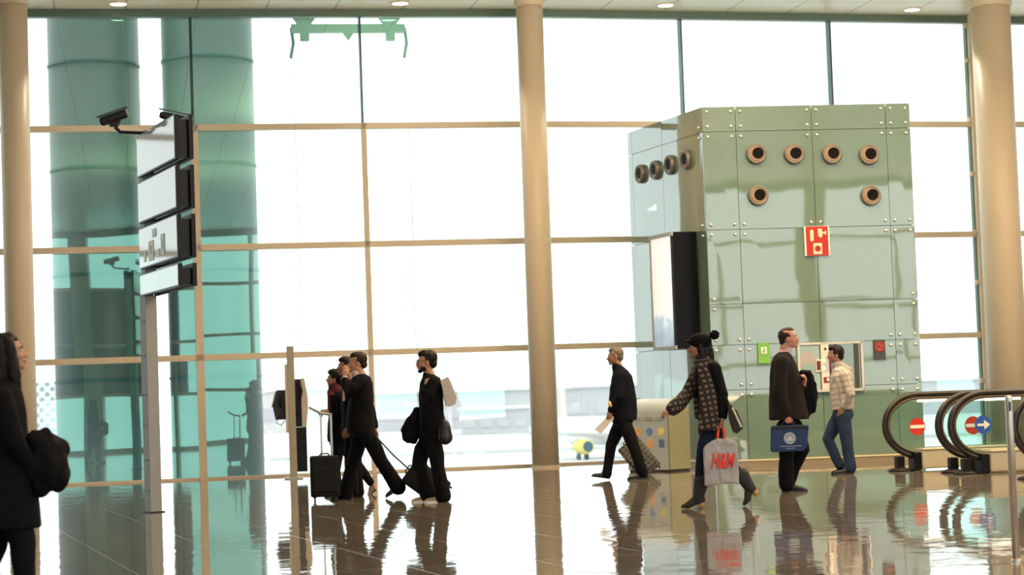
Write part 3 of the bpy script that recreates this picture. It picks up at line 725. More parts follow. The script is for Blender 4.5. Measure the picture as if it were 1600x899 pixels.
for i,(z1,z0) in enumerate(zz):
    for k,offn in enumerate((0.0,0.155)):
        a = Fp+bnn*offn; b_ = Np+bnn*offn
        pb = MB().quadbox(a, b_, z0, z1, 0.045).build('sign_board', edge, tot)
        sgn = -1 if k == 0 else 1
        MB().quadbox(a+bnn*sgn*0.026+bd*0.015, b_+bnn*sgn*0.026-bd*0.015, z0+0.015, z1-0.015, 0.008).build('sign_face', face, pb)
        if i == 2 and k == 0:
            def mark(u0,u1,v0,v1,m,nm): MB().quadbox(a-bnn*0.033+bd*Lbd*u0, a-bnn*0.033+bd*Lbd*u1, z0+(z1-z0)*v0, z0+(z1-z0)*v1, 0.006).build(nm, m, pb)
            mark(0.14,0.19,0.14,0.42,yel,'yellow_pictogram'); mark(0.27,0.40,0.12,0.60,yel,'yellow_pictogram'); mark(0.46,0.56,0.16,0.34,yel,'yellow_lettering')
            mark(0.60,0.69,0.16,0.66,grn,'green_pictogram'); mark(0.38,0.48,0.66,0.86,gry,'grey_arrow'); mark(0.31,0.36,0.28,0.48,gry,'pictogram_mark')
            mark(0.625,0.665,0.28,0.52,face,'pictogram_mark')
    MB().quadbox(Fp+bnn*0.078+bd*0.06, Np+bnn*0.078-bd*0.06, z0+0.02, z1-0.05, 0.10).build('inner_box', mat('glossy_black_core',(0.004,0.004,0.004),0.25,spec=0.25), tot)
for (z1,z0),(z3,z2) in zip(zz[:-1],zz[1:]):
    MB().box(Fp+bnn*0.078+bd*0.12+V((0,0,(z0+z3)/2)),(0.12,0.12,z0-z3+0.06)).build('spacer', pf, tot)
# cameras
def cctv(px, py, dist, yaw, pitch, label, arm_to, sc=1.0):
    c = at_depth(px,py,dist)
    t = thing('security_camera', label, 'camera', c, 0)
    M = Matrix.Rotation(yaw,3,'Z')@Matrix.Rotation(pitch,3,'Y')
    ax = M@V((-1,0,0)); up = M@V((0,0,1))
    pts = lambda h: V((0,0,0))+ax*h
    MB().tube([pts(-0.17),pts(0.15)],0.052*sc,cap='flat',n=20).build('housing', mat('dark_grey_camera',(0.028,0.03,0.033),0.35,0.1), t, smooth=False, bevel=0.004)
    MB().loft([[up*0.062+ax*a_+M@V((0,y_,0)) for a_,y_ in ((-0.19,-0.045),(0.19,-0.05),(0.19,0.05),(-0.19,0.045))],[up*0.07+ax*a_+M@V((0,y_,0)) for a_,y_ in ((-0.19,-0.04),(0.19,-0.045),(0.19,0.045),(-0.19,0.04))]]).build('sun_shield', MATS['dark_grey_camera'], t)
    MB().tube([pts(0.15),pts(0.165)],0.04*sc,cap='flat').build('lens_window', black, t)
    a2 = arm_to - c
    MB().tube([up*-0.05+ax*-0.05, V((0.02,0,-0.12)), V((0.07,0,-0.17)), V((a2.x-0.02,a2.y,a2.z)), a2],[0.022,0.026,0.02,0.02,0.03],n=12).build('arm', darkmet, t, smooth=True)
    MB().box(V((-0.005,0,-0.075)),(0.09,0.07,0.06)).build('swivel', darkmet, t, bevel=0.01)
    return t
atF = TG + TF.ex*Fp.x + TF.ey*Fp.y
cctv(178, 184, 24.3, R(-8), R(-16), 'dark tubular security camera on a bent arm, left of the sign totem', V((at_depth(226,208,24.3).x, 24.3, at_depth(226,208,24.3).z)))
cctv(272, 184, 24.0, R(0), R(14), 'small dark security camera half hidden behind the top sign board', at_depth(300,205,24.0), 0.8)

# ------------------------------------------------------------------ moving walkway balustrades
bal_b = mat('bronze_black_handrail', (0.018,0.014,0.011), 0.3); bal_i = mat('bronze_trim', (0.10,0.08,0.055), 0.35, 0.4)
skb = mat('cream_balustrade_skirt', (0.50,0.45,0.34), 0.4)
def stadium(xa, L, z0, z1, inset=0.0, n=20):
    """left end a half ellipse, runs to x=L"""
    zc = (z0+z1)/2; rz = (z1-z0)/2-inset; rx = 0.50-inset; p = []
    p.append((L, zc+rz))
    for i in range(n+1):
        a = math.pi/2 + math.pi*i/n; p.append((xa+0.50+rx*math.cos(a), zc+rz*math.sin(a)))
    p.append((L, zc-rz)); return p
def balustrade(pxl, pyc, gy, label, sign, WY=R(16), signx=0.42, blue=False):
    g = ground(pxl, gy); g.z = 0
    t = thing('walkway_balustrade', label, 'balustrade', g, WY, )
    zt, zb = 1.03, 0.19; L = 9.0
    path = stadium(0, L, zb, zt)[:]
    # glass
    gl = stadium(0, L, zb, zt, 0.05); 
    MB().prism(gl,-0.006,0.006).build('glass_panel', bglass, t)
    MB().tube([(L,0,zt)]+[(p[0],0,p[1]) for p in path[1:-1] if p[0]<0.42 or p[1]>0.6]+[(0.40,0,zb-0.01)],0.034,k=1.25,n=14,cap='flat').build('handrail', bal_b, t, smooth=True)
    ip = stadium(0, L, zb, zt, 0.055)
    MB().tube([(L,0,zt-0.055)]+[(p[0],0,p[1]) for p in ip[1:-1] if p[0]<0.44 or p[1]>0.6]+[(0.44,0,zb+0.05)],0.024,k=1.5,n=10,cap='flat').build('handrail_guide', bal_i, t, smooth=True)
    MB().box((0.20,0,0.10),(0.12,0.10,0.20)).build('handrail_inlet', black, t, bevel=0.02)
    MB().box((0.43,0,0.125),(0.11,0.20,0.25)).build('newel_foot', black, t, bevel=0.02)
    MB().lathe((0.19,0,0),(0,0,1),[(0.16,0),(0.15,0.02),(0.07,0.05),(0.001,0.06)],20).build('floor_cup', black, t, smooth=True)
    MB().box(((L+0.49)/2,0,0.145),(L-0.49,0.24,0.25)).build('skirt', skb, t, bevel=0.02)
    MB().box(((L+0.49)/2,0,0.285),(L-0.49,0.26,0.02)).build('skirt_cap', lip, t)
    MB().box((0.76,0.0,0.945),(0.50,0.03,0.045)).build('reflection_glow', mat('warm_white_reflection',(1,0.9,0.75),0.5,emit=((1.0,0.88,0.70),2.5)), t)  # glowing strip added to imitate a bright reflection below the handrail
    return t, Matrix.Rotation(WY,3,'Z'), g
def round_sign(g, rz, x, z, blue, label, y=-0.02):
    c = g + Matrix.Rotation(rz,3,'Z')@V((x,y,z))
    t = thing('round_sign', label, 'sign', c, rz)
    r_ = 0.118
    disc((0,0),r_,0).build('disc', blue_m if blue else mat('traffic_red',(0.58,0.03,0.015),0.4), t)
    if blue:
        MB().prism([(-0.085,0.016),(0.01,0.016),(0.01,0.06),(0.095,0),(0.01,-0.06),(0.01,-0.016),(-0.085,-0.016)],-0.011,-0.006).build('white_arrow', wsg, t)
    else:
        MB().box((0,-0.009,0),(0.212,0.006,0.044)).build('white_bar', wsg, t)
def walk_pt(px,py,t_g,rz):
    n = V((-math.sin(rz),math.cos(rz),0)); q = on_plane(px,py,t_g,n); l = Matrix.Rotation(-rz,3,'Z')@(q-t_g); return l.x,l.z
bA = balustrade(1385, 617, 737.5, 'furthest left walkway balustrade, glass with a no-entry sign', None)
x,z = walk_pt(1432,667,bA[2],R(16)); round_sign(bA[2],R(16),x,z,False,'red no-entry sign on the leftmost glass balustrade')
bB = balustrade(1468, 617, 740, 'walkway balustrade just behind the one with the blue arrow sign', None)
x,z = walk_pt(1519,665,bB[2],R(16)); round_sign(bB[2],R(16),x,z,False,'red no-entry sign half hidden behind the blue arrow sign')
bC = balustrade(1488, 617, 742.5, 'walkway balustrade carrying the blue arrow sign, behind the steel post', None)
x,z = walk_pt(1535,664,bC[2],R(16)); round_sign(bC[2],R(16),x,z,True,'round blue sign with a white arrow pointing right')
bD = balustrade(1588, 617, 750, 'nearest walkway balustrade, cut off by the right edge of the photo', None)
# steel post
g = ground(1588, 878); g.z = 0
pt = thing('steel_post', 'slim round steel post standing in front of the walkway at the right edge', 'post', g)
MB().lathe((0,0,0),(0,0,1),[(0.024,0),(0.024,1.04),(0.02,1.055),(0.001,1.06)],28).build('tube', steel, pt, smooth=True)
MB().lathe((0,0,0),(0,0,1),[(0.032,0),(0.032,0.012),(0.025,0.016)],28).build('floor_flange', steel, pt)
MB().box((0,-0.02,0.99),(0.014,0.02,0.06)).build('clip', darkmet, pt)

# square each root up with its own faces
def align(root, ang):
    Ri = Matrix.Rotation(-ang,3,'Z')
    for c in root.children:
        c.location = Ri@c.location; c.rotation_euler.z -= ang
    root.rotation_euler.z += ang
align(lift, aF); align(scr, math.atan2(SD.y,SD.x))
# ================================================================== people
skin  = mat('skin_warm', (0.42,0.22,0.14), 0.5, var=0.06, vscale=12)
skin2 = mat('skin_tan', (0.30,0.15,0.09), 0.5, var=0.06, vscale=12)
skin3 = mat('skin_pink', (0.50,0.24,0.17), 0.5, var=0.08, vscale=12)
hairb = mat('hair_black', (0.006,0.004,0.003), 0.5, spec=0.25, var=0.3, vscale=30)
hairbr= mat('hair_dark_brown', (0.018,0.010,0.006), 0.5, spec=0.25, var=0.3, vscale=30)
hairg = mat('hair_greying', (0.12,0.10,0.085), 0.6, var=0.4, vscale=40)
cblack= mat('black_wool', (0.0045,0.0045,0.006), 0.85, spec=0.12, var=0.2, vscale=20)
cnavy = mat('near_black_navy_cloth', (0.005,0.006,0.010), 0.85, spec=0.12, var=0.2, vscale=20)
ctrous= mat('black_trouser_cloth', (0.005,0.005,0.007), 0.85, spec=0.12, var=0.2, vscale=20)
jeans = mat('dark_blue_denim', (0.022,0.038,0.075), 0.8, spec=0.12, var=0.35, vscale=14)
jeansd= mat('very_dark_blue_denim', (0.010,0.016,0.035), 0.8, spec=0.12, var=0.35, vscale=14)
cgrey = mat('charcoal_tweed', (0.020,0.017,0.016), 0.9, spec=0.12, var=0.35, vscale=60)
shirtw= mat('white_shirt', (0.75,0.74,0.76), 0.7)
shirtp= mat('pink_shirt', (0.62,0.42,0.44), 0.7)
scarfr= mat('dark_red_scarf', (0.07,0.012,0.012), 0.9, var=0.3, vscale=25)
leath = mat('black_leather', (0.006,0.005,0.005), 0.35)
bootm = mat('dark_grey_suede_boot', (0.028,0.026,0.026), 0.8, var=0.2, vscale=20)
tanheel = mat('tan_wood_heel', (0.42,0.22,0.09), 0.5)
tanshoe = mat('beige_suede_shoe', (0.30,0.23,0.15), 0.8)
eye_w = mat('eye_white', (0.40,0.37,0.34), 0.35); eye_d = mat('eye_dark', (0.02,0.012,0.008), 0.1)
lipm  = mat('lip_tone', (0.33,0.11,0.08), 0.5)

def head_mb(mb, c, yaw, pitch=0, s=1.0, female=False):
    """c = head centre; yaw 0 looks to +x; returns local frame"""
    M = Matrix.Rotation(yaw,3,'Z')@Matrix.Rotation(-pitch,3,'Y')
    def E(p,r): mb.ell(V(c)+M@(V(p)*s), [q*s for q in r], M)
    k = 0.94 if female else 1.0
    E((-0.016,0,0.028),(0.096,0.076*k,0.090)); E((0.030,0,-0.020),(0.062,0.062*k,0.080)); E((0.012,0,-0.060),(0.060,0.058*k,0.045))
    E((0.050,0,-0.078),(0.040,0.038*k,0.030)); E((0.072,0,-0.094),(0.021,0.021,0.019))
    E((0.076,0,0.022),(0.014,0.044,0.011)); E((0.066,0.030,-0.028),(0.020,0.018,0.020)); E((0.066,-0.030,-0.028),(0.020,0.018,0.020))
    mb.tube([V(c)+M@(V((0.082,0,0.012))*s), V(c)+M@(V((0.100,0,-0.016))*s), V(c)+M@(V((0.108,0,-0.030))*s)],[0.008*s,0.010*s,0.0125*s],n=10)
    E((0.098,0.009,-0.034),(0.009,0.008,0.007)); E((0.098,-0.009,-0.034),(0.009,0.008,0.007))
    E((0.090,0,-0.055),(0.011,0.022,0.006)); E((0.089,0,-0.066),(0.011,0.020,0.007))
    for y in (0.074*k,-0.074*k):
        E((-0.004,y,-0.008),(0.019,0.010,0.031)); E((-0.002,y*1.04,-0.036),(0.010,0.008,0.010))
    return M
def face_bits(parent, c, M, s=1.0, glasses=None, sides=(1,-1)):
    for y in sides:
        e = MB().ell(V(c)+M@(V((0.074,0.030*y,0.004))*s), 0.0115*s).build('eye', eye_w, parent, smooth=True)
        MB().ell(V(c)+M@(V((0.0835,0.030*y,0.003))*s), 0.0055*s).build('iris', eye_d, e, smooth=True)
        MB().tube([V(c)+M@(V((0.090,0.014*y,0.022))*s), V(c)+M@(V((0.089,0.033*y,0.028))*s), V(c)+M@(V((0.078,0.048*y,0.020))*s)],[0.004*s]*3,n=6).build('eyebrow', hairb, parent)
    MB().ell(V(c)+M@(V((0.094,0,-0.060))*s), [q*s for q in (0.009,0.021,0.009)], M).build('lips', lipm, parent, smooth=True)
    if glasses:
        g = MB()
        for y in (1,-1):
            q = [V(c)+M@(V((0.100-0.002*abs(j%6),(0.032+0.022*math.cos(j*math.pi/6))*y,0.004+0.016*math.sin(j*math.pi/6)))*s) for j in range(13)]
            g.tube(q,[0.0018]*13,n=6)
            g.tube([V(c)+M@(V((0.096,0.052*y,0.008))*s),V(c)+M@(V((0.0,0.076*y,0.006))*s)],[0.0018]*2,n=6)
        g.build('glasses', black, parent)

def hand_mb(mb, w, d, n, side, curl=(0.5,0.5,0.5,0.5), s=1.0, spread=0.0, thumb=0.5, handed=1):
    """w wrist, d pointing along the hand, n palm side (fingers curl to n), side = thumb side sign"""
    d = V(d).normalized(); n = V(n); n = (n - d*n.dot(d)).normalized(); t = d.cross(n)*side
    w = V(w)
    A = Matrix((d,t,n)).transposed()
    mb.ell(w+d*0.045*s, (0.056*s,0.041*s,0.017*s), A); mb.ell(w+d*0.062*s, (0.036*s,0.043*s,0.015*s), A); mb.ell(w+d*0.008*s,(0.032*s,0.028*s,0.021*s),A)
    mb.ell(w+d*0.035*s+t*0.024*s+n*0.008*s, (0.034*s,0.017*s,0.016*s), A)
    for i in range(4):
        k = (0.95,1.08,1.0,0.80)[i]; off = (0.030,0.0105,-0.0095,-0.029)[i]
        p = w + d*(0.088-0.004*abs(i-1))*s + t*off*s; ang = 0; pts = [p - d*0.02*s]; c_ = curl[i]
        for q,(ln) in enumerate((0.040,0.026,0.020)):
            ang += c_*(0.8,1.1,0.8)[q]; dd = (d*math.cos(ang)+n*math.sin(ang)) + t*(spread*(1.5-i)*0.12)
            p = p + dd.normalized()*ln*k*s; pts.append(p)
        mb.tube(pts,[0.0095*s,0.0092*s,0.0085*s,0.0072*s],n=8)
    b = w + d*0.022*s + t*0.026*s + n*0.006*s
    dd = (d*0.75+t*(0.55-0.4*thumb)+n*0.5*thumb).normalized(); e = (d*0.95+n*0.45*thumb+t*0.05).normalized()
    mb.tube([b, b+dd*0.042*s, b+dd*0.042*s+e*0.032*s, b+dd*0.042*s+e*0.052*s],[0.0125*s,0.0105*s,0.0095*s,0.0075*s],n=8)

def shoe(parent, heel, toe, width, m, name='shoe', hgt=(0.085,0.09,0.075,0.055,0.045,0.03), solem=None, up=None):
    heel, toe = V(heel), V(toe); d = (toe-heel); L_ = d.length; d.normalize(); y = V((0,1,0)); u = d.cross(y); 
    if u.z < 0: u = -u
    rings = []; 
    ts = (0.0,0.04,0.22,0.45,0.66,0.84,0.96,1.0); ws = (0.45,0.72,0.80,0.72,0.95,1.0,0.62,0.2); hs = (0.045,hgt[0],hgt[1],hgt[2],hgt[3],hgt[4],hgt[5],0.014)
    for t_,w_,h_ in zip(ts,ws,hs):
        r = []
        for j in range(16):
            a = 2*math.pi*j/16; cy = math.cos(a); sz = math.sin(a)
            zz_ = (sz*0.5+0.5)*h_ if sz > -0.5 else 0.0
            r.append(heel + d*(t_*L_) + y*(cy*w_*width/2) + u*(zz_+0.004))
        rings.append(r)
    o = MB().loft(rings).build(name, m, parent, smooth=True)
    sr = [[heel+d*(t_*L_)+y*(q*w_*width/2*1.04)+u*h_ for q,h_ in ((-1,0),(1,0),(1,0.02),(-1,0.02))] for t_,w_ in zip(ts,ws)]
    MB().loft(sr).build('sole', solem or rubber, o)
    return o

def torso_mb(mb, F, rows, shrink=0.0, n=24, e=2.3):
    """rows: (py, x_left px, x_right px, half width in y)"""
    rings = []
    for (py,x0,x1,hy) in rows:
        a = F.P(x0,py); b = F.P(x1,py); cx = (a.x+b.x)/2; hx = max((b.x-a.x)/2-shrink,0.02); z = (a.z+b.z)/2; hy = max(hy-shrink,0.02)
        r = []
        for j in range(n):
            t = 2*math.pi*j/n; c_,s_ = math.cos(t),math.sin(t)
            r.append(V((cx+hx*abs(c_)**(2/e)*(1 if c_>0 else -1), hy*abs(s_)**(2/e)*(1 if s_>0 else -1), z)))
        rings.append(r)
    return mb.loft(rings)
def limb(mb, pts, rad, k=1.0): return mb.tube(pts, rad, k, n=14)

def interp(pts, n=3):
    return pts

class Person:
    def __init__(s, gx, gy, label, group=None):
        g = ground(gx,gy); g.z = 0; s.F = Frame(g); s.t = thing('person', label, 'person', g, s.F.rz, group); s.b = MB()
    def P(s,*a): return s.F.P(*a)
    def body(s, m, voxel=0.0058):
        return s.b.build('body', m, s.t, remesh=voxel, iters=3)
    def cloth(s, mb, name, m, voxel=0.010, iters=5, wrinkle=0.006, wscale=9):
        return mb.build(name, m, s.t, remesh=voxel, iters=iters, wrinkle=wrinkle, wscale=wscale)

def hair_cap(mb, c, M, s=1.0, full=1.0):
    def E(p,r): mb.ell(V(c)+M@(V(p)*s), [q*s for q in r], M)
    E((-0.030,0,0.040),(0.092*full,0.083*full,0.086*full)); E((0.010,0,0.082),(0.078*full,0.066*full,0.046*full))
    E((-0.062,0,-0.025),(0.050*full,0.066*full,0.056))
    for y in (1,-1): E((0.006,0.070*y,0.018),(0.018,0.012,0.036))

# ---------- A: man in black suit, striding left, hand at his face, pulling a case behind him
p = Person(566, 780, 'balding dark-haired man in a black suit striding left with one hand raised to his face')
P_ = p.P; hc = P_(557.5,567)
hc.y = 0
M = head_mb(p.b, hc, math.pi+R(6), R(-4), 1.04)
p.b.tube([P_(560,577), P_(566,591)],[0.058,0.066],n=14)
torso = [(585,558,572,0.09),(591,549,580,0.17),(600,546,583,0.21),(620,545,584,0.215),(645,542,584,0.20),(668,541,586,0.21),(678,542,587,0.21)]
torso_mb(p.b, p.F, [(q[0],q[1],q[2],q[3]) for q in torso[1:6]], 0.03)
shN, shF = P_(566,597,-0.19), P_(564,597,0.19)
elN, elF = P_(543,619,-0.24), P_(578,640,0.24)
wrN, wrF = P_(538.5,590,-0.13), P_(586,672,0.21)
p.b.tube([shN,elN,wrN],[0.05,0.042,0.029]); p.b.tube([shF,elF,wrF],[0.05,0.042,0.029])
hand_mb(p.b, wrN, V((0.03,0.03,0.16)), V((0.4,0.8,0.0)), 1, (0.25,0.35,0.5,0.7), 1.02, 0.5)
hand_mb(p.b, wrF, V((0.02,0,-0.15)), V((-0.5,-0.8,0)), -1, (1.2,1.2,1.2,1.2))
hipN, hipF = P_(566,668,-0.09), P_(564,668,0.09)
knF, anF = P_(552,722,0.10), P_(540,768,0.09)      # front leg
knN, anN = P_(596,722,-0.10), P_(617,757,-0.10)    # trailing leg
p.b.tube([hipF,knF,anF],[0.062,0.042,0.032]); p.b.tube([hipN,knN,anN],[0.062,0.042,0.032])
p.body(skin)
face_bits(p.t, hc, M, 1.04)
h = MB(); hair_cap(h, hc-M@V((0.012,0,0)), M, 1.05); p.cloth(h,'hair',hairbr,0.006,3,0.003,40)
j = MB(); torso_mb(j, p.F, torso)
j.tube([shN,P_(553,608,-0.24),elN,P_(540.5,600,-0.17),P_(539,594,-0.14)],[0.075,0.07,0.066,0.056,0.05]); j.tube([shF,elF,P_(585,666,0.21)],[0.075,0.065,0.05])
p.cloth(j,'suit_jacket',cblack)
MB().tube([P_(539,594,-0.14),P_(538.6,590.5,-0.13)],[0.042,0.040],cap='flat').build('shirt_cuff', shirtw, p.t, smooth=True)
c_ = MB().tube([P_(557,585,0),P_(561,592,0)],[0.068,0.075]); c_.prism([(P_(546,603).x,P_(546,603).z),(P_(553,590).x,P_(553,590).z),(P_(557,592).x,P_(557,592).z),(P_(549,607).x,P_(549,607).z)],-0.06,0.04); p.cloth(c_,'shirt',shirtp,0.008,2,0)
tr = MB(); tr.ell(P_(565,668), (0.15,0.19,0.13))
tr.tube([hipF,P_(560,695,0.1),knF,P_(545,750,0.1),P_(538.5,776,0.09)],[0.105,0.095,0.082,0.085,0.095]); tr.tube([hipN,P_(583,695,-0.1),knN,P_(608,740,-0.1),P_(622,762,-0.1)],[0.105,0.098,0.085,0.088,0.098])
p.cloth(tr,'trousers',ctrous)
hh,tt = P_(552,782,0.09),P_(519,785,0.09); hh.z = tt.z = 0.0; tt.x = hh.x-0.29; shoe(p.t,hh,tt,0.10,leath)
shoe(p.t,P_(631,762,-0.1),P_(603,778.5,-0.1),0.10,leath)

# ---------- B: woman with dark red scarf pushing a trolley case
p = Person(533, 775, 'dark-haired woman in a dark coat and deep red scarf pushing the upright black case')
P_ = p.P; s_ = 0.94
hc = P_(522.5,591.5); M = head_mb(p.b, hc, math.pi+R(-4), R(2), s_, True)
p.b.tube([P_(524,600),P_(528,614)],[0.048,0.055])
torso = [(612,519,536,0.08),(618,515,541,0.16),(628,513,543,0.185),(645,514,543,0.17),(662,512,544,0.165),(680,511,547,0.18),(690,512,548,0.18)]
torso_mb(p.b, p.F, torso[1:6], 0.03)
shN, shF = P_(530,622,-0.16), P_(528,622,0.16); elN, elF = P_(532,650,-0.19), P_(526,648,0.19); wrN, wrF = P_(514,643,-0.1), P_(512,642,0.12)
p.b.tube([shN,elN,wrN],[0.042,0.036,0.025]); p.b.tube([shF,elF,wrF],[0.042,0.036,0.025])
hand_mb(p.b, wrN, V((-1,0.1,0.02)), V((0,0.2,-1)), 1, (0.9,0.9,0.9,0.9), 0.92); hand_mb(p.b, wrF, V((-1,-0.1,0.05)), V((0,0,-1)), -1, (0.8,0.8,0.8,0.8), 0.9)
hipN, hipF = P_(530,690,-0.08), P_(530,690,0.08)
knN, anN = P_(524,735,-0.09), P_(529,770,-0.08); knF, anF = P_(560,728,0.09), P_(583,758,0.08)
p.b.tube([hipN,knN,anN],[0.07,0.05,0.034]); p.b.tube([hipF,knF,anF,P_(586,766,0.08)],[0.07,0.05,0.036,0.03])
p.body(skin)
face_bits(p.t, hc, M, s_)
h = MB(); hair_cap(h, hc, M, s_*1.02, 1.06); h.ell(hc+V((0.075,0,-0.02)),(0.06,0.06,0.07)); h.tube([hc+V((0.06,0,-0.03)),hc+V((0.07,0,-0.13))],[0.06,0.05]); p.cloth(h,'hair',hairb,0.006,3,0.004,30)
sc = MB().tube([P_(523,606.5),P_(525,612)],[0.085,0.10]); sc.ell(P_(516,614),(0.045,0.06,0.045)); sc.ell(P_(521,618),(0.085,0.13,0.04)); sc.tube([P_(517,616,-0.05),P_(517,640,-0.1)],[0.045,0.04]); p.cloth(sc,'scarf',scarfr,0.008,3,0.008,14)
j = MB(); torso_mb(j, p.F, torso); j.tube([shN,elN,P_(518,644.5,-0.11)],[0.062,0.055,0.042]); j.tube([shF,elF,P_(516,643,0.12)],[0.062,0.055,0.042]); p.cloth(j,'coat',cblack)
tr = MB(); tr.ell(P_(530,690),(0.13,0.17,0.12)); tr.tube([hipN,knN,P_(529,766,-0.08)],[0.085,0.065,0.055]); tr.tube([hipF,knF,P_(579,754,0.08)],[0.085,0.066,0.055]); p.cloth(tr,'trousers',ctrous)
hh = P_(536,779,-0.08); hh.z=0; shoe(p.t,hh,hh+V((-0.24,0,0)),0.085,leath)
shoe(p.t,P_(588,765,0.08),P_(577,778,0.08),0.08,tanshoe)

# ---------- C: man mostly hidden behind the suited man
p = Person(552, 777, 'black-haired man almost hidden behind the suited man, only his face and front showing')
P_ = p.P; hc = P_(540,573); M = head_mb(p.b, hc, math.pi+R(8), 0, 1.0)
p.b.tube([P_(543,583),P_(548,598)],[0.055,0.062])
torso = [(594,540,556,0.09),(600,535,564,0.18),(612,533,567,0.2),(640,534,567,0.19),(668,534,568,0.19),(684,534,568,0.19)]
torso_mb(p.b,p.F,torso[1:5],0.03)
for y in (-1,1):
    a,b,c = P_(551,605,0.18*y),P_(553,642,0.21*y),P_(545,668,0.2*y); p.b.tube([a,b,c],[0.05,0.042,0.03]); hand_mb(p.b,c,V((-0.3,0,-1)),V((-0.2,-y,0)),y)
p.b.tube([P_(550,676,-0.09),P_(548,728,-0.09),P_(552,768,-0.09)],[0.062,0.042,0.032]); p.b.tube([P_(550,676,0.09),P_(556,728,0.09),P_(560,768,0.09)],[0.062,0.042,0.032])
p.body(skin2)
face_bits(p.t, hc, M)
h = MB(); hair_cap(h,hc,M,1.02); p.cloth(h,'hair',hairb,0.006,3,0.003,40)
j = MB(); torso_mb(j,p.F,torso)
for y in (-1,1): j.tube([P_(551,605,0.18*y),P_(553,642,0.21*y),P_(546,664,0.2*y)],[0.072,0.062,0.05])
p.cloth(j,'jacket',cnavy)
MB().prism([(P_(536,604).x,P_(536,604).z),(P_(539,604).x,P_(539,604).z),(P_(539.5,627).x,P_(539.5,627).z),(P_(535,627).x,P_(535,627).z)],-0.215,-0.19).build('pale_lapel', shirtp, p.t, bevel=0.004)
tr = MB(); tr.ell(P_(550,678),(0.14,0.18,0.12)); tr.tube([P_(550,676,-0.09),P_(548,728,-0.09),P_(552,770,-0.09)],[0.1,0.08,0.075]); tr.tube([P_(550,676,0.09),P_(556,728,0.09),P_(560,770,0.09)],[0.1,0.08,0.075]); p.cloth(tr,'trousers',ctrous)
for x,y in ((556,-0.09),(564,0.09)):
    hh = P_(x,778,y); hh.z=0; shoe(p.t,hh,hh+V((-0.27,0,0)),0.095,leath)

# ---------- D: bearded man with white bag
p = Person(676, 785, 'bearded man in a black jumper with a white bag slung over his shoulder, walking left')
P_ = p.P; hc = P_(665.5,565.5); M = head_mb(p.b, hc, math.pi+R(8), R(-3), 1.06)
p.b.tube([P_(668,577),P_(673,592)],[0.058,0.066])
torso = [(586,664,680,0.09),(591,659,688,0.16),(600,655.5,691,0.205),(620,654,692.5,0.215),(645,655,693,0.205),(665,654,697,0.20),(688,654,699,0.205)]
torso_mb(p.b,p.F,torso[1:6],0.03)
shN,shF = P_(677,599,-0.19),P_(673,599,0.19); elN = P_(662,630,-0.24); wrN = P_(666,604,-0.21); elF = P_(664,640,0.23); wrF = P_(648,654,0.10)
p.b.tube([shN,elN,wrN],[0.05,0.042,0.03]); p.b.tube([shF,elF,wrF],[0.05,0.042,0.03])
hand_mb(p.b,wrN,V((0.03,0.35,1)),V((0.7,0.3,0)),1,(1.3,1.3,1.3,1.3),0.95); hand_mb(p.b,wrF,V((-1,-0.4,-0.3)),V((0,-0.5,-1)),-1,(0.7,0.7,0.7,0.7))
hipN,hipF = P_(675,684,-0.09),P_(673,684,0.09)
knF,anF = P_(655,725,0.1),P_(668,766,0.09); knN,anN = P_(684,730,-0.1),P_(690,770,-0.09)
p.b.tube([hipN,knN,anN],[0.062,0.042,0.032]); p.b.tube([hipF,knF,anF],[0.062,0.042,0.032])
p.body(skin)
face_bits(p.t,hc,M,1.06,glasses=True)
h = MB(); hair_cap(h,hc-M@V((0.008,0,0)),M,1.08,1.03); p.cloth(h,'hair',hairb,0.006,3,0.005,30)
bd_ = MB(); 
for q,r in (((0.072,0,-0.098),(0.030,0.032,0.024)),((0.040,0.046,-0.075),(0.040,0.018,0.030)),((0.040,-0.046,-0.075),(0.040,0.018,0.030)),((0.088,0,-0.047),(0.010,0.026,0.006))): bd_.ell(hc+M@(V(q)*1.06),r,M)
bd_.build('beard',hairb,p.t,remesh=0.005,iters=2)
j = MB(); torso_mb(j,p.F,torso); j.tube([shN,P_(668,616,-0.235),elN,P_(664.5,614,-0.225),P_(666,607,-0.212)],[0.075,0.07,0.066,0.056,0.048]); j.tube([shF,elF,P_(652,651,0.13)],[0.075,0.065,0.05]); j.tube([P_(669,588),P_(671,592)],[0.07,0.085])
p.cloth(j,'jumper',cblack)
tr = MB(); tr.ell(P_(675,684),(0.15,0.19,0.12)); tr.tube([hipF,P_(660,703,0.1),knF,P_(662,750,0.1),P_(669,774,0.09)],[0.105,0.098,0.088,0.09,0.10]); tr.tube([hipN,P_(681,707,-0.1),knN,P_(688,752,-0.1),P_(692,776,-0.09)],[0.105,0.095,0.082,0.085,0.095]); p.cloth(tr,'trousers',ctrous)
hh = P_(679,780,0.09); hh.z=0; shoe(p.t,hh,hh+V((-0.27,0,0)),0.10,tanshoe,solem=wsg)
hh = P_(702,785,-0.09); hh.z=0; shoe(p.t,hh,hh+V((-0.29,0,0)),0.10,tanshoe,solem=wsg)
FD = p.F
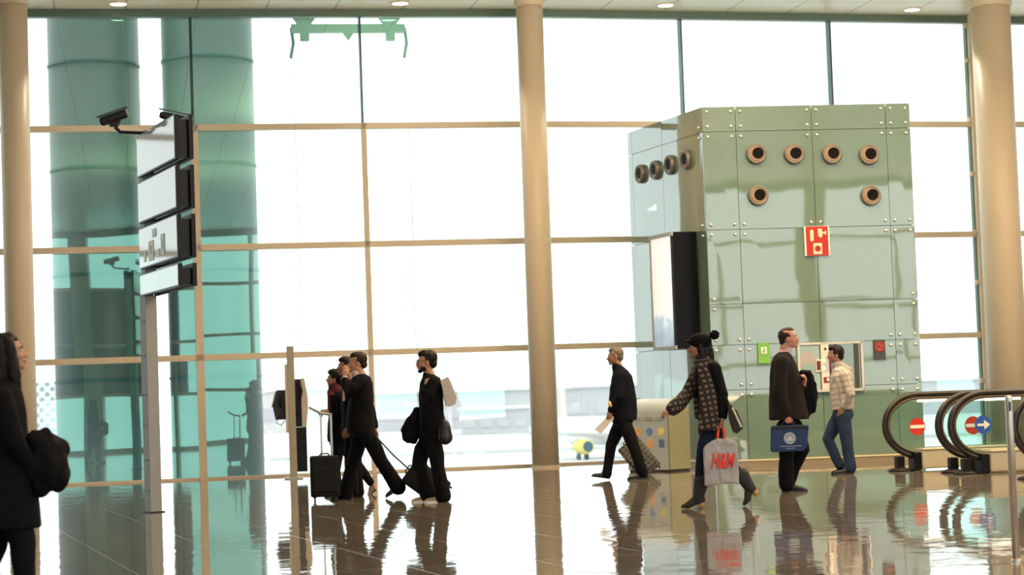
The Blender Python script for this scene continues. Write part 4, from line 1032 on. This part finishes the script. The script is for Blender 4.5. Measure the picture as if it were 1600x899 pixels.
# his white bag, the dark jacket in his hand, the black hip bag
def held(F, mb, name, m, label, cat, remesh=0.008, iters=4, wrinkle=0.008, wscale=9, bevel=0, smooth=False):
    o = mb.build(name, m, None, remesh=remesh, iters=iters, wrinkle=wrinkle, wscale=wscale, bevel=bevel, smooth=smooth, loc=F.G, rot=(0,0,F.rz))
    recentre(o); return tag(o, label, cat)
def slab(F, pts, y0, y1):
    return MB().prism([(F.P(*q).x,F.P(*q).z) for q in pts], y0, y1)
held(FD, slab(FD,[(688,595),(700,589),(704,596),(714,622),(712,632),(703,635),(696,634),(692,615)],-0.20,0.0), 'shoulder_bag', mat('off_white_canvas',(0.55,0.50,0.46),0.8), 'off-white bag hanging behind the shoulder of the bearded man in black', 'bag', 0.008, 5, 0.006)
jb = MB().tube([FD.P(653,645,0.08),FD.P(645,665,0.06),FD.P(640,680,0.05)],[0.06,0.11,0.10],k=0.8); jb.tube([FD.P(645,660,0.06),FD.P(633,672,0.04)],[0.09,0.06]); jb.tube([FD.P(648,672,0.06),FD.P(647,688,0.05)],[0.08,0.05])
held(FD, jb, 'carried_jacket', cblack, 'dark jacket bundled in front of the bearded man with the white bag', 'jacket', 0.010, 4, 0.014, 11)
hb = MB().tube([FD.P(694,664,-0.24),FD.P(696,684,-0.25)],[0.065,0.085],k=0.7)
held(FD, hb, 'hip_bag', leath, 'black bag at the hip of the bearded man with the white bag', 'bag', 0.009, 4, 0.006, 11)

# ---------- E: grey-haired man in black jacket
p = Person(972, 750, 'grey-haired man in a black zipped jacket striding left with papers in his hand')
P_ = p.P; hc = P_(961,557); M = head_mb(p.b, hc, math.pi+R(4), R(-3), 1.03)
p.b.tube([P_(964,567),P_(969,582)],[0.056,0.064])
torso = [(573,962,974,0.08),(579,958,981,0.14),(588,956,988,0.205),(605,953,992,0.215),(625,951,995,0.205),(645,951,995.5,0.20),(657,952,995,0.20)]
torso_mb(p.b,p.F,torso[1:6],0.03)
shN,shF = P_(974,588,-0.19),P_(972,588,0.19); elN = P_(968,620,-0.24); wrN = P_(953,643,-0.18); elF = P_(984,625,0.24); wrF = P_(974,668,0.2)
p.b.tube([shN,elN,wrN],[0.05,0.042,0.03]); p.b.tube([shF,elF,wrF],[0.05,0.042,0.03])
hand_mb(p.b,wrN,V((-0.15,0.05,-1)),V((-0.3,0.9,0)),1,(0.6,0.7,0.8,0.9)); hand_mb(p.b,wrF,V((-0.1,0,-1)),V((0,-1,0)),1,(1.2,1.2,1.2,1.2))
hipN,hipF = P_(973,656,-0.09),P_(973,656,0.09)
knF,anF = P_(955,696,0.1),P_(951,736,0.09); knN,anN = P_(991,700,-0.1),P_(1003,738,-0.09)
p.b.tube([hipN,knN,anN],[0.062,0.042,0.032]); p.b.tube([hipF,knF,anF],[0.062,0.042,0.032])
p.body(skin2)
face_bits(p.t,hc,M,1.03)
h = MB(); hair_cap(h,hc-M@V((0.004,0,-0.002)),M,1.0,1.0); p.cloth(h,'hair',hairg,0.006,3,0.003,40)
j = MB(); torso_mb(j,p.F,torso); j.tube([shN,elN,P_(955,640,-0.19)],[0.075,0.068,0.05]); j.tube([shF,elF,P_(975,663,0.2)],[0.075,0.065,0.05]); j.tube([P_(964,573),P_(966,579)],[0.072,0.085]); p.cloth(j,'jacket',cnavy)
MB().tube([P_(957,632,-0.195),P_(954,635,-0.19)],[0.062,0.060],cap='flat').build('yellow_armband',mat('yellow_band',(0.70,0.50,0.06),0.6),p.t,smooth=True)
tr = MB(); tr.ell(P_(973,657),(0.145,0.185,0.12)); tr.tube([hipF,P_(963,677,0.1),knF,P_(951.5,720,0.1),P_(948,741,0.09)],[0.105,0.095,0.078,0.07,0.07]); tr.tube([hipN,P_(982,677,-0.1),knN,P_(998,720,-0.1),P_(1004,739,-0.09)],[0.105,0.095,0.08,0.075,0.078]); p.cloth(tr,'trousers',ctrous)
shoe(p.t,P_(953,749,0.09),P_(924,745,0.09),0.095,leath)
hh = P_(1013,746,-0.09); hh.z=0; tt = hh+V((-0.29,0,0)); shoe(p.t,hh,tt,0.10,leath)
FE = p.F
pp = slab(FE,[(945,655),(958,650.5),(961,653),(939,678),(929,671)],-0.16,-0.135); pp.add([],[])
o = pp.build('papers', mat('white_paper',(0.62,0.58,0.54),0.7), None, loc=FE.G, rot=(0,0,FE.rz)); recentre(o); tag(o,'folded white papers held by the grey-haired man in the black jacket','paper')

# ---------- F: woman in bobble hat
p = Person(1100, 794, 'woman in a black bobble cap and brown checked scarf jacket striding left, arm stretched out')
P_ = p.P; hc = P_(1092,543); M = head_mb(p.b, hc, math.pi, R(2), 0.98, True)
p.b.tube([P_(1096,553),P_(1103,569)],[0.048,0.055])
torso = [(562,1094,1111,0.08),(567,1090,1122,0.15),(577,1085,1127,0.185),(595,1085,1129,0.18),(615,1088,1129,0.165),(635,1090,1129,0.165),(655,1090,1128,0.175),(668,1093,1127,0.175)]
torso_mb(p.b,p.F,torso[1:7],0.03)
shN,shF = P_(1117,576,-0.17),P_(1098,577,0.15); elN = P_(1129,617,-0.21); wrN = P_(1129,656,-0.24); elF = P_(1075,615,0.05); wrF = P_(1048,641,-0.08)
shF2 = P_(1093,580,-0.02)
p.b.tube([shN,elN,wrN],[0.044,0.037,0.026]); p.b.tube([shF,elF,wrF],[0.044,0.037,0.026])
hand_mb(p.b,wrN,V((-0.2,0,-1)),V((-0.9,0.3,0)),1,(1.1,1.1,1.1,1.1),0.92); hand_mb(p.b,wrF,V((-1,0,-0.25)),V((0.2,0.3,-1)),1,(0.9,0.95,1.0,1.1),0.92)
hipN,hipF = P_(1112,672,-0.085),P_(1110,672,0.085)
knN,anN = P_(1097,720,-0.09),P_(1092,772,-0.09); knF,anF = P_(1138,722,0.09),P_(1170,762,0.09)
p.b.tube([hipN,knN,anN],[0.06,0.042,0.032]); p.b.tube([hipF,knF,anF],[0.06,0.042,0.032])
p.body(skin2)
face_bits(p.t,hc,M,0.98)
h = MB(); 
for y in (-0.055,0.055): h.tube([hc+V((0.015,y,0.02)),hc+V((0.035,y,-0.09)),hc+V((0.01,y*1.2,-0.22))],[0.04,0.042,0.03])
h.tube([hc+V((0.06,0,0.03)),hc+V((0.085,0,-0.08)),hc+V((0.09,0,-0.20))],[0.075,0.07,0.05]); p.cloth(h,'hair',hairb,0.006,3,0.006,30)
hat = MB().ell(hc+V((0.018,0,0.062)),(0.118,0.098,0.082)); hat.ell(hc+V((0.035,0,0.03)),(0.10,0.092,0.07)); hat.prism([],0,0) if False else None
hat.ell(hc+V((-0.085,0,0.062)),(0.062,0.075,0.014),Matrix.Rotation(R(8),3,'Y'))
p.cloth(hat,'knitted_cap',cblack,0.006,3,0.004,40)
MB().ell(P_(1116.5,523.5),0.047,nu=20,nv=14).build('pompom',cblack,p.t,remesh=0.006,iters=1,wrinkle=0.012,wscale=60)
plaid = mat_pattern('brown_houndstooth','houndstooth',(0.010,0.007,0.006),(0.15,0.105,0.068),0.056)
j = MB(); torso_mb(j,p.F,torso); j.tube([shN,elN,P_(1130,650,-0.23)],[0.064,0.056,0.044]); p.cloth(j,'cardigan',cnavy)
sl_ = MB().tube([P_(1094,578,0.08),elF,P_(1062,631,-0.04),P_(1052,639,-0.07)],[0.078,0.072,0.072,0.075]); sl_.ell(P_(1093,585,0.05),(0.09,0.12,0.12)); p.cloth(sl_,'checked_sleeve',plaid,0.009,4,0.006,9)
sc = MB().tube([P_(1098,560),P_(1099,567)],[0.085,0.10]); 
def rib(pts, hw, th):
    rings=[]
    for (px,py,y,w_) in pts:
        c = P_(px,py,y); rings.append([c+V((math.cos(2*math.pi*k/16)*w_, math.sin(2*math.pi*k/16)*th, 0)) for k in range(16)])
    return rings
sc.loft(rib([(1102,562,-0.10,0.07),(1103,580,-0.175,0.085),(1107,610,-0.20,0.10),(1110,640,-0.205,0.115),(1110,673,-0.20,0.125)],0,0.03))
sc.loft(rib([(1098,566,0.08,0.06),(1094,590,0.10,0.07),(1092,625,0.10,0.06),(1094,655,0.10,0.05)],0,0.03))
p.cloth(sc,'checked_scarf',plaid,0.009,3,0.006,9)
tr = MB(); tr.ell(P_(1111,672),(0.135,0.175,0.12)); tr.tube([hipN,P_(1103,697,-0.09),knN,P_(1094,755,-0.09)],[0.10,0.088,0.066,0.056]); tr.tube([hipF,P_(1124,697,0.09),knF,P_(1160,748,0.09)],[0.10,0.085,0.064,0.055]); p.cloth(tr,'jeans',jeansd)
def boot(top, ank, heel, toe, ground_):
    if ground_: heel.z = 0.0; toe.z = 0.0
    b = MB(); b.tube([top, top*0.5+ank*0.5, ank],[0.078,0.066,0.056]); d = (toe-heel).normalized(); u = V((0,1,0)).cross(d); u = u if u.z > 0 else -u
    if not ground_: u = (ank-top).cross(V((0,1,0))).normalized(); u = (top-ank).normalized()
    b.tube([heel+u*0.085+d*0.035, heel+u*0.075+d*0.1, toe-d*0.05+u*0.035, toe+u*0.025],[0.045,0.044,0.036,0.02],k=0.95); b.tube([ank,heel+u*0.085+d*0.04],[0.054,0.046])
    o = b.build('boot',bootm,p.t,remesh=0.008,iters=3,wrinkle=0.004,wscale=14)
    h_ = MB(); r0 = 0.026
    hp = heel + d*0.03
    h_.tube([hp+u*0.06,hp+u*0.004],[0.034,0.025],cap='flat'); h_.build('boot_heel',tanheel,o,smooth=True)
boot(P_(1096,752,-0.09),P_(1091,778,-0.09),P_(1101,794,-0.09),P_(1067,796,-0.09),True)
boot(P_(1159,743,0.09),P_(1173,764,0.09),P_(1187,772,0.09),P_(1165,791,0.09),False)
FF = p.F
# her carrier bag with red lettering
bg_ = FF.sub(1127,757,-0.24)
cb = thing('carrier_bag','silver-grey plastic carrier bag with red letters held by the bobble hat woman','bag',bg_.G,bg_.rz)
bagm = mat('silver_grey_plastic', (0.34,0.33,0.34), 0.3, var=0.12, vscale=6, bump=(14,0.006))
pts = [(1099,700),(1104,694),(1111,690),(1121,686),(1140,686),(1153,692),(1153,720),(1155,757),(1140,755),(1120,758),(1101,760),(1100,735)]
MB().prism([(bg_.P(*q).x,bg_.P(*q).z) for q in pts],-0.055,0.055).build('bag_body',bagm,cb,remesh=0.008,iters=5,wrinkle=0.010,wscale=12)
redp = mat('red_plastic',(0.75,0.035,0.02),0.35)
for x in (1121,1131.5):
    MB().tube([bg_.P(x,694,-0.02),bg_.P(x+0.5,680,-0.005),bg_.P(x+(2 if x<1125 else -2),668,0.0)],[0.013,0.012,0.012],k=0.5).build('handle',redp,cb,smooth=True)
def lettering(txt, parent, c, h, m, name, shear=0.0, squeeze=1.0, depth=0.002, y=0):
    cu = bpy.data.curves.new(name,'FONT'); cu.body = txt; cu.size = h*1.4; cu.extrude = depth; cu.align_x = 'CENTER'; cu.align_y = 'CENTER'; cu.shear = shear; cu.offset = 0.004*h/0.14
    tmp = bpy.data.objects.new('tmp',cu); COL.objects.link(tmp); dg = bpy.context.evaluated_depsgraph_get(); dg.update()
    me = bpy.data.meshes.new_from_object(tmp.evaluated_get(dg)); bpy.data.objects.remove(tmp)
    for v in me.vertices: x_,y_,z_ = v.co; v.co = V((c[0]+x_*squeeze, c[1]-z_, c[2]+y_))
    me.materials.clear(); me.materials.append(m); o = bpy.data.objects.new(name,me); COL.objects.link(o); o.parent = parent; return o
lc = bg_.P(1128,721); lettering('H&M', cb, (lc.x,-0.072,lc.z), 0.15, redp, 'red_lettering', 0.35, 0.50)
# her studded brown handbag
hb_ = FF.sub(1148,679,-0.26)
t = thing('handbag','brown handbag with a row of pale studs behind the woman in the bobble hat','bag',hb_.G,hb_.rz)
MB().prism([(hb_.P(*q).x,hb_.P(*q).z) for q in ((1136,633),(1141,631),(1152,643),(1161,664),(1160,671),(1151,678),(1145,675),(1139,655))],-0.07,0.07).build('bag_body',mat('dark_brown_leather',(0.018,0.012,0.009),0.35,spec=0.3),t,remesh=0.007,iters=4,wrinkle=0.003)
for k in range(9):
    q = hb_.P(1145+k*1.55,639+k*3.4,-0.078); MB().ell(q,0.014,nu=8,nv=6).build('stud',mat('pale_stud',(0.7,0.66,0.55),0.3,0.5),t)
MB().tube([hb_.P(1140,634),hb_.P(1130,610,0.03),hb_.P(1119,572,0.05)],[0.010]*3,k=1.4,n=8).build('strap',leath,t,smooth=True)

# ---------- G: man in grey blazer with briefcase
p = Person(1234, 768, 'older balding man in a dark grey blazer standing side-on facing right with a blue briefcase')
P_ = p.P; hc = P_(1232,529); M = head_mb(p.b, hc, R(-5), R(4), 1.04)
p.b.tube([P_(1228,540),P_(1224,556)],[0.062,0.07])
torso = [(550,1216,1232,0.09),(556,1209,1238,0.17),(566,1205,1243,0.215),(585,1203,1250,0.225),(605,1202,1255,0.22),(625,1201.5,1259,0.215),(640,1201,1262,0.22),(656,1201,1265,0.225)]
torso_mb(p.b,p.F,torso[1:7],0.03)
shN,shF = P_(1222,566,-0.2),P_(1226,566,0.2); elN = P_(1219,612,-0.25); wrN = P_(1230,649,-0.21); elF = P_(1238,612,0.24); wrF = P_(1256,601,-0.05)
p.b.tube([shN,elN,wrN],[0.052,0.043,0.03]); p.b.tube([shF,elF,wrF],[0.052,0.043,0.03])
hand_mb(p.b,wrN,V((0.15,0,-1)),V((0.2,1,0)),1,(1.25,1.25,1.25,1.25),1.0); hand_mb(p.b,wrF,V((0.25,-0.4,0.9)),V((-0.8,-0.4,0)),1,(0.8,0.8,0.8,0.8),0.98)
hipN,hipF = P_(1232,668,-0.1),P_(1236,668,0.1)
knN,anN = P_(1229,716,-0.1),P_(1230,760,-0.1); knF,anF = P_(1254,703,0.1),P_(1234,752,0.1)
p.b.tube([hipN,knN,anN],[0.065,0.045,0.033]); p.b.tube([hipF,knF,anF],[0.065,0.045,0.033])
p.body(skin3)
face_bits(p.t,hc,M,1.04)
h = MB()
for q,r in (((-0.048,0,0.030),(0.068,0.080,0.080)),((-0.060,0,-0.03),(0.046,0.066,0.046)),((-0.01,0.066,0.03),(0.040,0.016,0.035)),((-0.01,-0.066,0.03),(0.040,0.016,0.035)),((-0.005,0,0.088),(0.074,0.056,0.034))): h.ell(hc+M@(V(q)*1.04),[a*1.04 for a in r],M)
p.cloth(h,'hair',hairbr,0.006,3,0.004,40)
j = MB(); torso_mb(j,p.F,torso); j.tube([shN,elN,P_(1229,645,-0.21)],[0.085,0.074,0.054]); j.tube([shF,elF,P_(1252,604,-0.03)],[0.085,0.074,0.055]); p.cloth(j,'blazer',cgrey)
c_ = MB().tube([P_(1228.5,548),P_(1226,553)],[0.067,0.082]); p.cloth(c_,'shirt_collar',shirtp,0.007,2,0)
tr = MB(); tr.ell(P_(1234,668),(0.155,0.19,0.12)); tr.tube([hipN,P_(1229,692,-0.1),knN,P_(1228,742,-0.1),P_(1229,757,-0.1)],[0.115,0.10,0.085,0.088,0.092]); tr.tube([hipF,P_(1248,686,0.1),knF,P_(1240,730,0.1),P_(1232,752,0.1)],[0.115,0.10,0.088,0.08,0.085]); p.cloth(tr,'trousers',ctrous)
hh = P_(1222,770,-0.1); hh.z=0; shoe(p.t,hh,hh+V((0.29,0,0)),0.10,leath)
hh = P_(1221,767,0.1); hh.z=0; shoe(p.t,hh,hh+V((0.28,0,0)),0.10,leath)
FG = p.F
dj = MB().tube([FG.P(1254,585,0.08),FG.P(1262,585,0.07),FG.P(1267,600,0.07),FG.P(1268,622,0.06),FG.P(1270,640,0.05)],[0.05,0.06,0.06,0.075,0.04],k=1.2); dj.tube([FG.P(1262,592,0.08),FG.P(1262,630,0.06),FG.P(1258,648,0.06)],[0.08,0.09,0.06])
held(FG, dj, 'carried_jacket', cblack, 'black jacket draped over the forearm of the man in the grey blazer', 'jacket', 0.010, 4, 0.014, 11)
bf = FG.sub(1233,707,-0.20)
t = thing('briefcase','navy blue briefcase with a pale round emblem held by the man in the blazer','briefcase',bf.G,bf.rz)
navy = mat('navy_nylon',(0.010,0.035,0.13),0.6,var=0.15,vscale=8)
MB().prism([(bf.P(*q).x,bf.P(*q).z) for q in ((1204,668),(1207,665.5),(1261,664),(1264,667),(1261,698),(1255,705),(1207,707),(1204,704))],-0.045,0.045).build('case_body',navy,t,bevel=0.012)
MB().tube([bf.P(1222,667),bf.P(1224,659),bf.P(1239,658.5),bf.P(1242,666)],[0.011]*4,n=8).build('handle',leath,t,smooth=True)
MB().prism([(bf.P(*q).x,bf.P(*q).z) for q in ((1204.5,672),(1204.5,667),(1263,665.5),(1263,670.5))],-0.050,0.050).build('top_flap',mat('black_nylon',(0.012,0.012,0.016),0.6),t,bevel=0.004)
ec = bf.P(1234,685); pale = mat('pale_blue_print',(0.50,0.58,0.66),0.6)
MB().lathe((ec.x,-0.046,ec.z),(0,-1,0),[(0.058,0),(0.066,0),(0.066,0.003),(0.058,0.003),(0.058,0)],28).build('emblem_ring',pale,t)
MB().prism([(ec.x-0.028,ec.z-0.03),(ec.x+0.03,ec.z-0.03),(ec.x+0.034,ec.z-0.008),(ec.x+0.014,ec.z+0.006),(ec.x+0.003,ec.z+0.036),(ec.x-0.012,ec.z+0.010),(ec.x-0.034,ec.z-0.010)],-0.0495,-0.045).build('emblem_figure',pale,t)
for dz,wd in ((-0.088,0.24),(-0.112,0.10)): MB().box((ec.x+0.005,-0.047,ec.z+dz),(wd,0.004,0.010)).build('printed_line',mat('dim_pale_blue_print',(0.22,0.28,0.36),0.6),t)

# ---------- H: young man in checked hoodie
p = Person(1318, 741, 'young black-haired man in a pale checked hoodie and jeans leaning, facing left, hands in pockets')
P_ = p.P; hc = P_(1305,554.5); M = head_mb(p.b, hc, math.pi+R(10), R(0), 1.0)
p.b.tube([P_(1308,563),P_(1312,577)],[0.054,0.062])
torso = [(573,1304,1322,0.09),(579,1300,1330,0.16),(588,1297,1334,0.2),(605,1296,1335,0.205),(622,1297,1335,0.195),(634,1298,1335,0.19),(641,1299,1334,0.19)]
torso_mb(p.b,p.F,torso[1:6],0.03)
shN,shF = P_(1320,587,-0.18),P_(1314,587,0.18); elN = P_(1329,616,-0.24); wrN = P_(1316,637,-0.19); elF = P_(1322,616,0.24); wrF = P_(1308,637,0.19)
for a,b,c,y in ((shN,elN,wrN,1),(shF,elF,wrF,-1)):
    p.b.tube([a,b,c],[0.048,0.04,0.029]); hand_mb(p.b,c,V((-0.35,0.1*y,-1)),V((-0.2,y,0)),y,(0.4,0.4,0.4,0.4))
hipN,hipF = P_(1317,648,-0.09),P_(1315,648,0.09); knF,anF = P_(1294,687,0.09),P_(1313,727,0.08); knN,anN = P_(1323,690,-0.1),P_(1327,732,-0.09)
p.b.tube([hipN,knN,anN],[0.06,0.042,0.032]); p.b.tube([hipF,knF,anF],[0.06,0.042,0.032])
p.body(skin2)
face_bits(p.t,hc,M)
h = MB(); hair_cap(h,hc,M,1.02,1.03); p.cloth(h,'hair',hairb,0.006,3,0.005,30)
chk = mat_pattern('pale_grey_check','check',(0.42,0.38,0.34),(0.20,0.20,0.21),0.075)
j = MB(); torso_mb(j,p.F,torso); j.tube([shN,elN,P_(1319,634,-0.20)],[0.075,0.068,0.052]); j.tube([shF,elF,P_(1312,634,0.2)],[0.075,0.068,0.052]); p.cloth(j,'hoodie',chk,0.009)
hd = MB().tube([P_(1309,572),P_(1315,578)],[0.082,0.10]); hd.ell(P_(1323,579),(0.075,0.11,0.06)); p.cloth(hd,'hood',mat('grey_jersey',(0.28,0.27,0.27),0.9),0.008,3,0.006,14)
tr = MB(); tr.ell(P_(1317,648),(0.145,0.18,0.11)); tr.tube([hipF,P_(1302,668,0.09),knF,P_(1303,708,0.09),P_(1312,727,0.08)],[0.105,0.095,0.078,0.07,0.068]); tr.tube([hipN,P_(1320,670,-0.1),knN,P_(1326,712,-0.09),P_(1329,731,-0.09)],[0.105,0.095,0.08,0.076,0.080]); p.cloth(tr,'jeans',jeans)
hh = P_(1324,739,0.08); hh.z=0; shoe(p.t,hh,hh+V((-0.22,0,0.0)),0.09,leath)
hh = P_(1335,743,-0.09); hh.z=0; shoe(p.t,hh,hh+V((-0.27,0,0)),0.10,leath)

# ---------- I: woman in black in the left foreground
p = Person(20, 958, 'long-haired woman all in black at the left edge of the photo, nearest to the camera')
P_ = p.P; hc = P_(12,552); M = head_mb(p.b, hc, R(-4), R(6), 0.98, True)
p.b.tube([P_(8,570),P_(2,600)],[0.05,0.06])
torso = [(590,-14,16,0.08),(598,-24,26,0.16),(615,-30,36,0.19),(650,-34,43,0.185),(690,-30,44,0.17),(730,-30,50,0.18),(780,-34,60,0.20),(826,-34,66,0.21)]
torso_mb(p.b,p.F,torso[1:6],0.03)
shN,shF = P_(2,622,-0.17),P_(2,622,0.17); elN = P_(24,694,-0.2); wrN = P_(52,736,-0.12); elF = P_(14,694,0.2); wrF = P_(48,722,0.12)
p.b.tube([shN,elN,wrN],[0.045,0.038,0.026]); p.b.tube([shF,elF,wrF],[0.045,0.038,0.026])
hand_mb(p.b,wrN,V((1,0.3,-0.2)),V((0,0.5,-1)),1,(0.6,0.6,0.6,0.6),0.92); hand_mb(p.b,wrF,V((1,-0.3,-0.1)),V((0,-0.5,-1)),-1,(0.6,0.6,0.6,0.6),0.92)
hipN,hipF = P_(12,770,-0.085),P_(8,770,0.085); knN,anN = P_(36,850,-0.09),P_(40,930,-0.09); knF,anF = P_(-8,850,0.09),P_(-40,925,0.09)
p.b.tube([hipN,knN,anN],[0.06,0.042,0.032]); p.b.tube([hipF,knF,anF],[0.06,0.042,0.032])
p.body(skin)
face_bits(p.t,hc,M,0.98)
h = MB(); hair_cap(h,hc-M@V((0.020,0,0.004)),M,0.99,1.05); h.tube([hc+V((-0.05,0,0.02)),hc+V((-0.06,0,-0.12)),hc+V((-0.03,0,-0.27)),hc+V((-0.02,0,-0.36))],[0.09,0.09,0.085,0.05],k=1.1)
for y in (-0.066,0.066): h.tube([hc+V((0.01,y,0.06)),hc+V((0.026,y,-0.04)),hc+V((0.034,y,-0.14)),hc+V((0.050,y*0.8,-0.26))],[0.032,0.036,0.042,0.025])
p.cloth(h,'long_hair',hairb,0.006,3,0.007,22)
j = MB(); torso_mb(j,p.F,torso); j.tube([shN,elN,P_(48,732,-0.13)],[0.07,0.064,0.05]); j.tube([shF,elF,P_(44,720,0.13)],[0.07,0.064,0.05]); p.cloth(j,'coat',cblack,0.010,5,0.008,8)
tr = MB(); tr.ell(P_(12,775),(0.13,0.17,0.12)); tr.tube([hipN,knN,P_(40,925,-0.09)],[0.10,0.078,0.058]); tr.tube([hipF,knF,P_(-38,920,0.09)],[0.10,0.078,0.058]); p.cloth(tr,'trousers',ctrous)
hh = P_(28,955,-0.09); hh.z=0; shoe(p.t,hh,hh+V((0.25,0,0)),0.09,leath)
hh = P_(-52,950,0.09); hh.z=0; shoe(p.t,hh,hh+V((0.25,0,0)),0.09,leath)
FI = p.F
jk = MB().ell(FI.P(76,722,-0.08),(0.115,0.13,0.17)); jk.ell(FI.P(88,736,-0.06),(0.085,0.12,0.13)); jk.tube([FI.P(56,690,-0.1),FI.P(70,684,-0.08),FI.P(92,704,-0.06)],[0.06,0.07,0.07]); jk.tube([FI.P(60,735,-0.08),FI.P(64,758,-0.08)],[0.12,0.07])
held(FI, jk, 'bundled_coat', mat('black_quilted_cloth',(0.005,0.005,0.006),0.75, spec=0.12,var=0.3), 'puffy black coat bundled over the arm of the woman at the left edge', 'coat', 0.009, 4, 0.02, 10)

# ================================================================== luggage
def rcase(F, w, d, h, label, name='suitcase', m=None, tilt=0, handle=0.4, z0=0.05, rods=None, light=False):
    m = m or mat('black_suitcase_fabric',(0.005,0.005,0.006),0.6,spec=0.25,var=0.2)
    t = thing(name,label,'suitcase',F.G,F.rz); t.rotation_euler = (0,tilt,F.rz)
    MB().box((0,0,z0+h/2),(w,d,h)).build('shell',m,t,bevel=0.03)
    MB().box((0,-d/2-0.012,z0+h*0.42),(w*0.8,0.03,h*0.6)).build('front_pocket',m,t,bevel=0.012)
    MB().tube([(-0.06,0,z0+h),(-0.04,0,z0+h+0.025),(0.04,0,z0+h+0.025),(0.06,0,z0+h)],[0.009]*4,n=8).build('carry_handle',leath,t,smooth=True)
    for x in (-w/2+0.05,w/2-0.05):
        for y in (-d/2+0.05,d/2-0.05):
            MB().lathe((x-0.012,y,0.026),(1,0,0),[(0.001,0),(0.025,0.001),(0.025,0.023),(0.001,0.024)],14).build('wheel',rubber,t)
            MB().box((x,y,0.055),(0.04,0.03,0.03)).build('wheel_bracket',darkmet,t)
    return t
F = Frame(ground(509,783)); F.G.z = 0
t = rcase(F, 0.36, 0.24, 0.50, 'black upright four-wheeled trolley case pushed by the woman in the red scarf', z0=0.05)
alu = mat('aluminium_tube',(0.62,0.62,0.62),0.3,0.7)
q0,q1 = F.P(519,716),F.P(517,648); r0,r1 = F.P(503,718),F.P(501,646)
MB().tube([(q0.x,0,0.5),(q1.x,0,q1.z)],[0.016,0.014],n=10).build('pull_rod',alu,t,smooth=True)
MB().tube([(r0.x,0,0.5),(r1.x,0,r1.z)],[0.010,0.010],n=10).build('pull_rod',alu,t,smooth=True)
e0,e1 = F.P(484,637.5),F.P(518,645)
MB().tube([(e0.x,0,e0.z),(r1.x,0,r1.z),(q1.x,0,q1.z)],[0.016,0.016,0.018],n=10).build('grip',greymet,t,smooth=True)
# case pulled by the suited man, its body behind the bearded man
F = Frame(ground(697,776)); F.G.z = 0
t = rcase(F, 0.34, 0.24, 0.52, 'black wheeled case on a long handle, pulled along behind the suited man', tilt=R(-52), z0=0.04)
MR = Matrix.Rotation(R(52),3,'Y')
a = MR@F.P(643,735); b = MR@F.P(588,683)
for y in (-0.05,0.05): MB().tube([(0.0,y,0.54),(b.x*0.3,y,0.8),(b.x,y*0.6,b.z)],[0.009]*3,n=8).build('pull_rod',mat('dark_teal_metal',(0.02,0.06,0.07),0.3,0.4),t,smooth=True)
MB().tube([(b.x,-0.05,b.z),(b.x,0.05,b.z)],[0.016]*2,n=8,side=(1,0,0)).build('grip',leath,t,smooth=True)
# grey checked case of the grey-haired man
F = Frame(ground(1021,741)); F.G.z = 0
cm_ = mat_pattern('grey_check_case','check',(0.035,0.035,0.032),(0.16,0.15,0.13),0.06)
t = rcase(F, 0.36, 0.26, 0.56, 'grey checked wheeled case tilted behind the grey-haired man in the black jacket', m=cm_, tilt=R(-38), z0=0.04)
MR = Matrix.Rotation(R(38),3,'Y'); b = MR@F.P(973,676)
for y in (-0.06,0.06): MB().tube([(0.0,y,0.58),(b.x,y*0.6,b.z)],[0.010]*2,n=8).build('pull_rod',alu,t,smooth=True)
MB().tube([(b.x,-0.06,b.z),(b.x,0.06,b.z)],[0.017]*2,n=8,side=(1,0,0)).build('grip',leath,t,smooth=True)
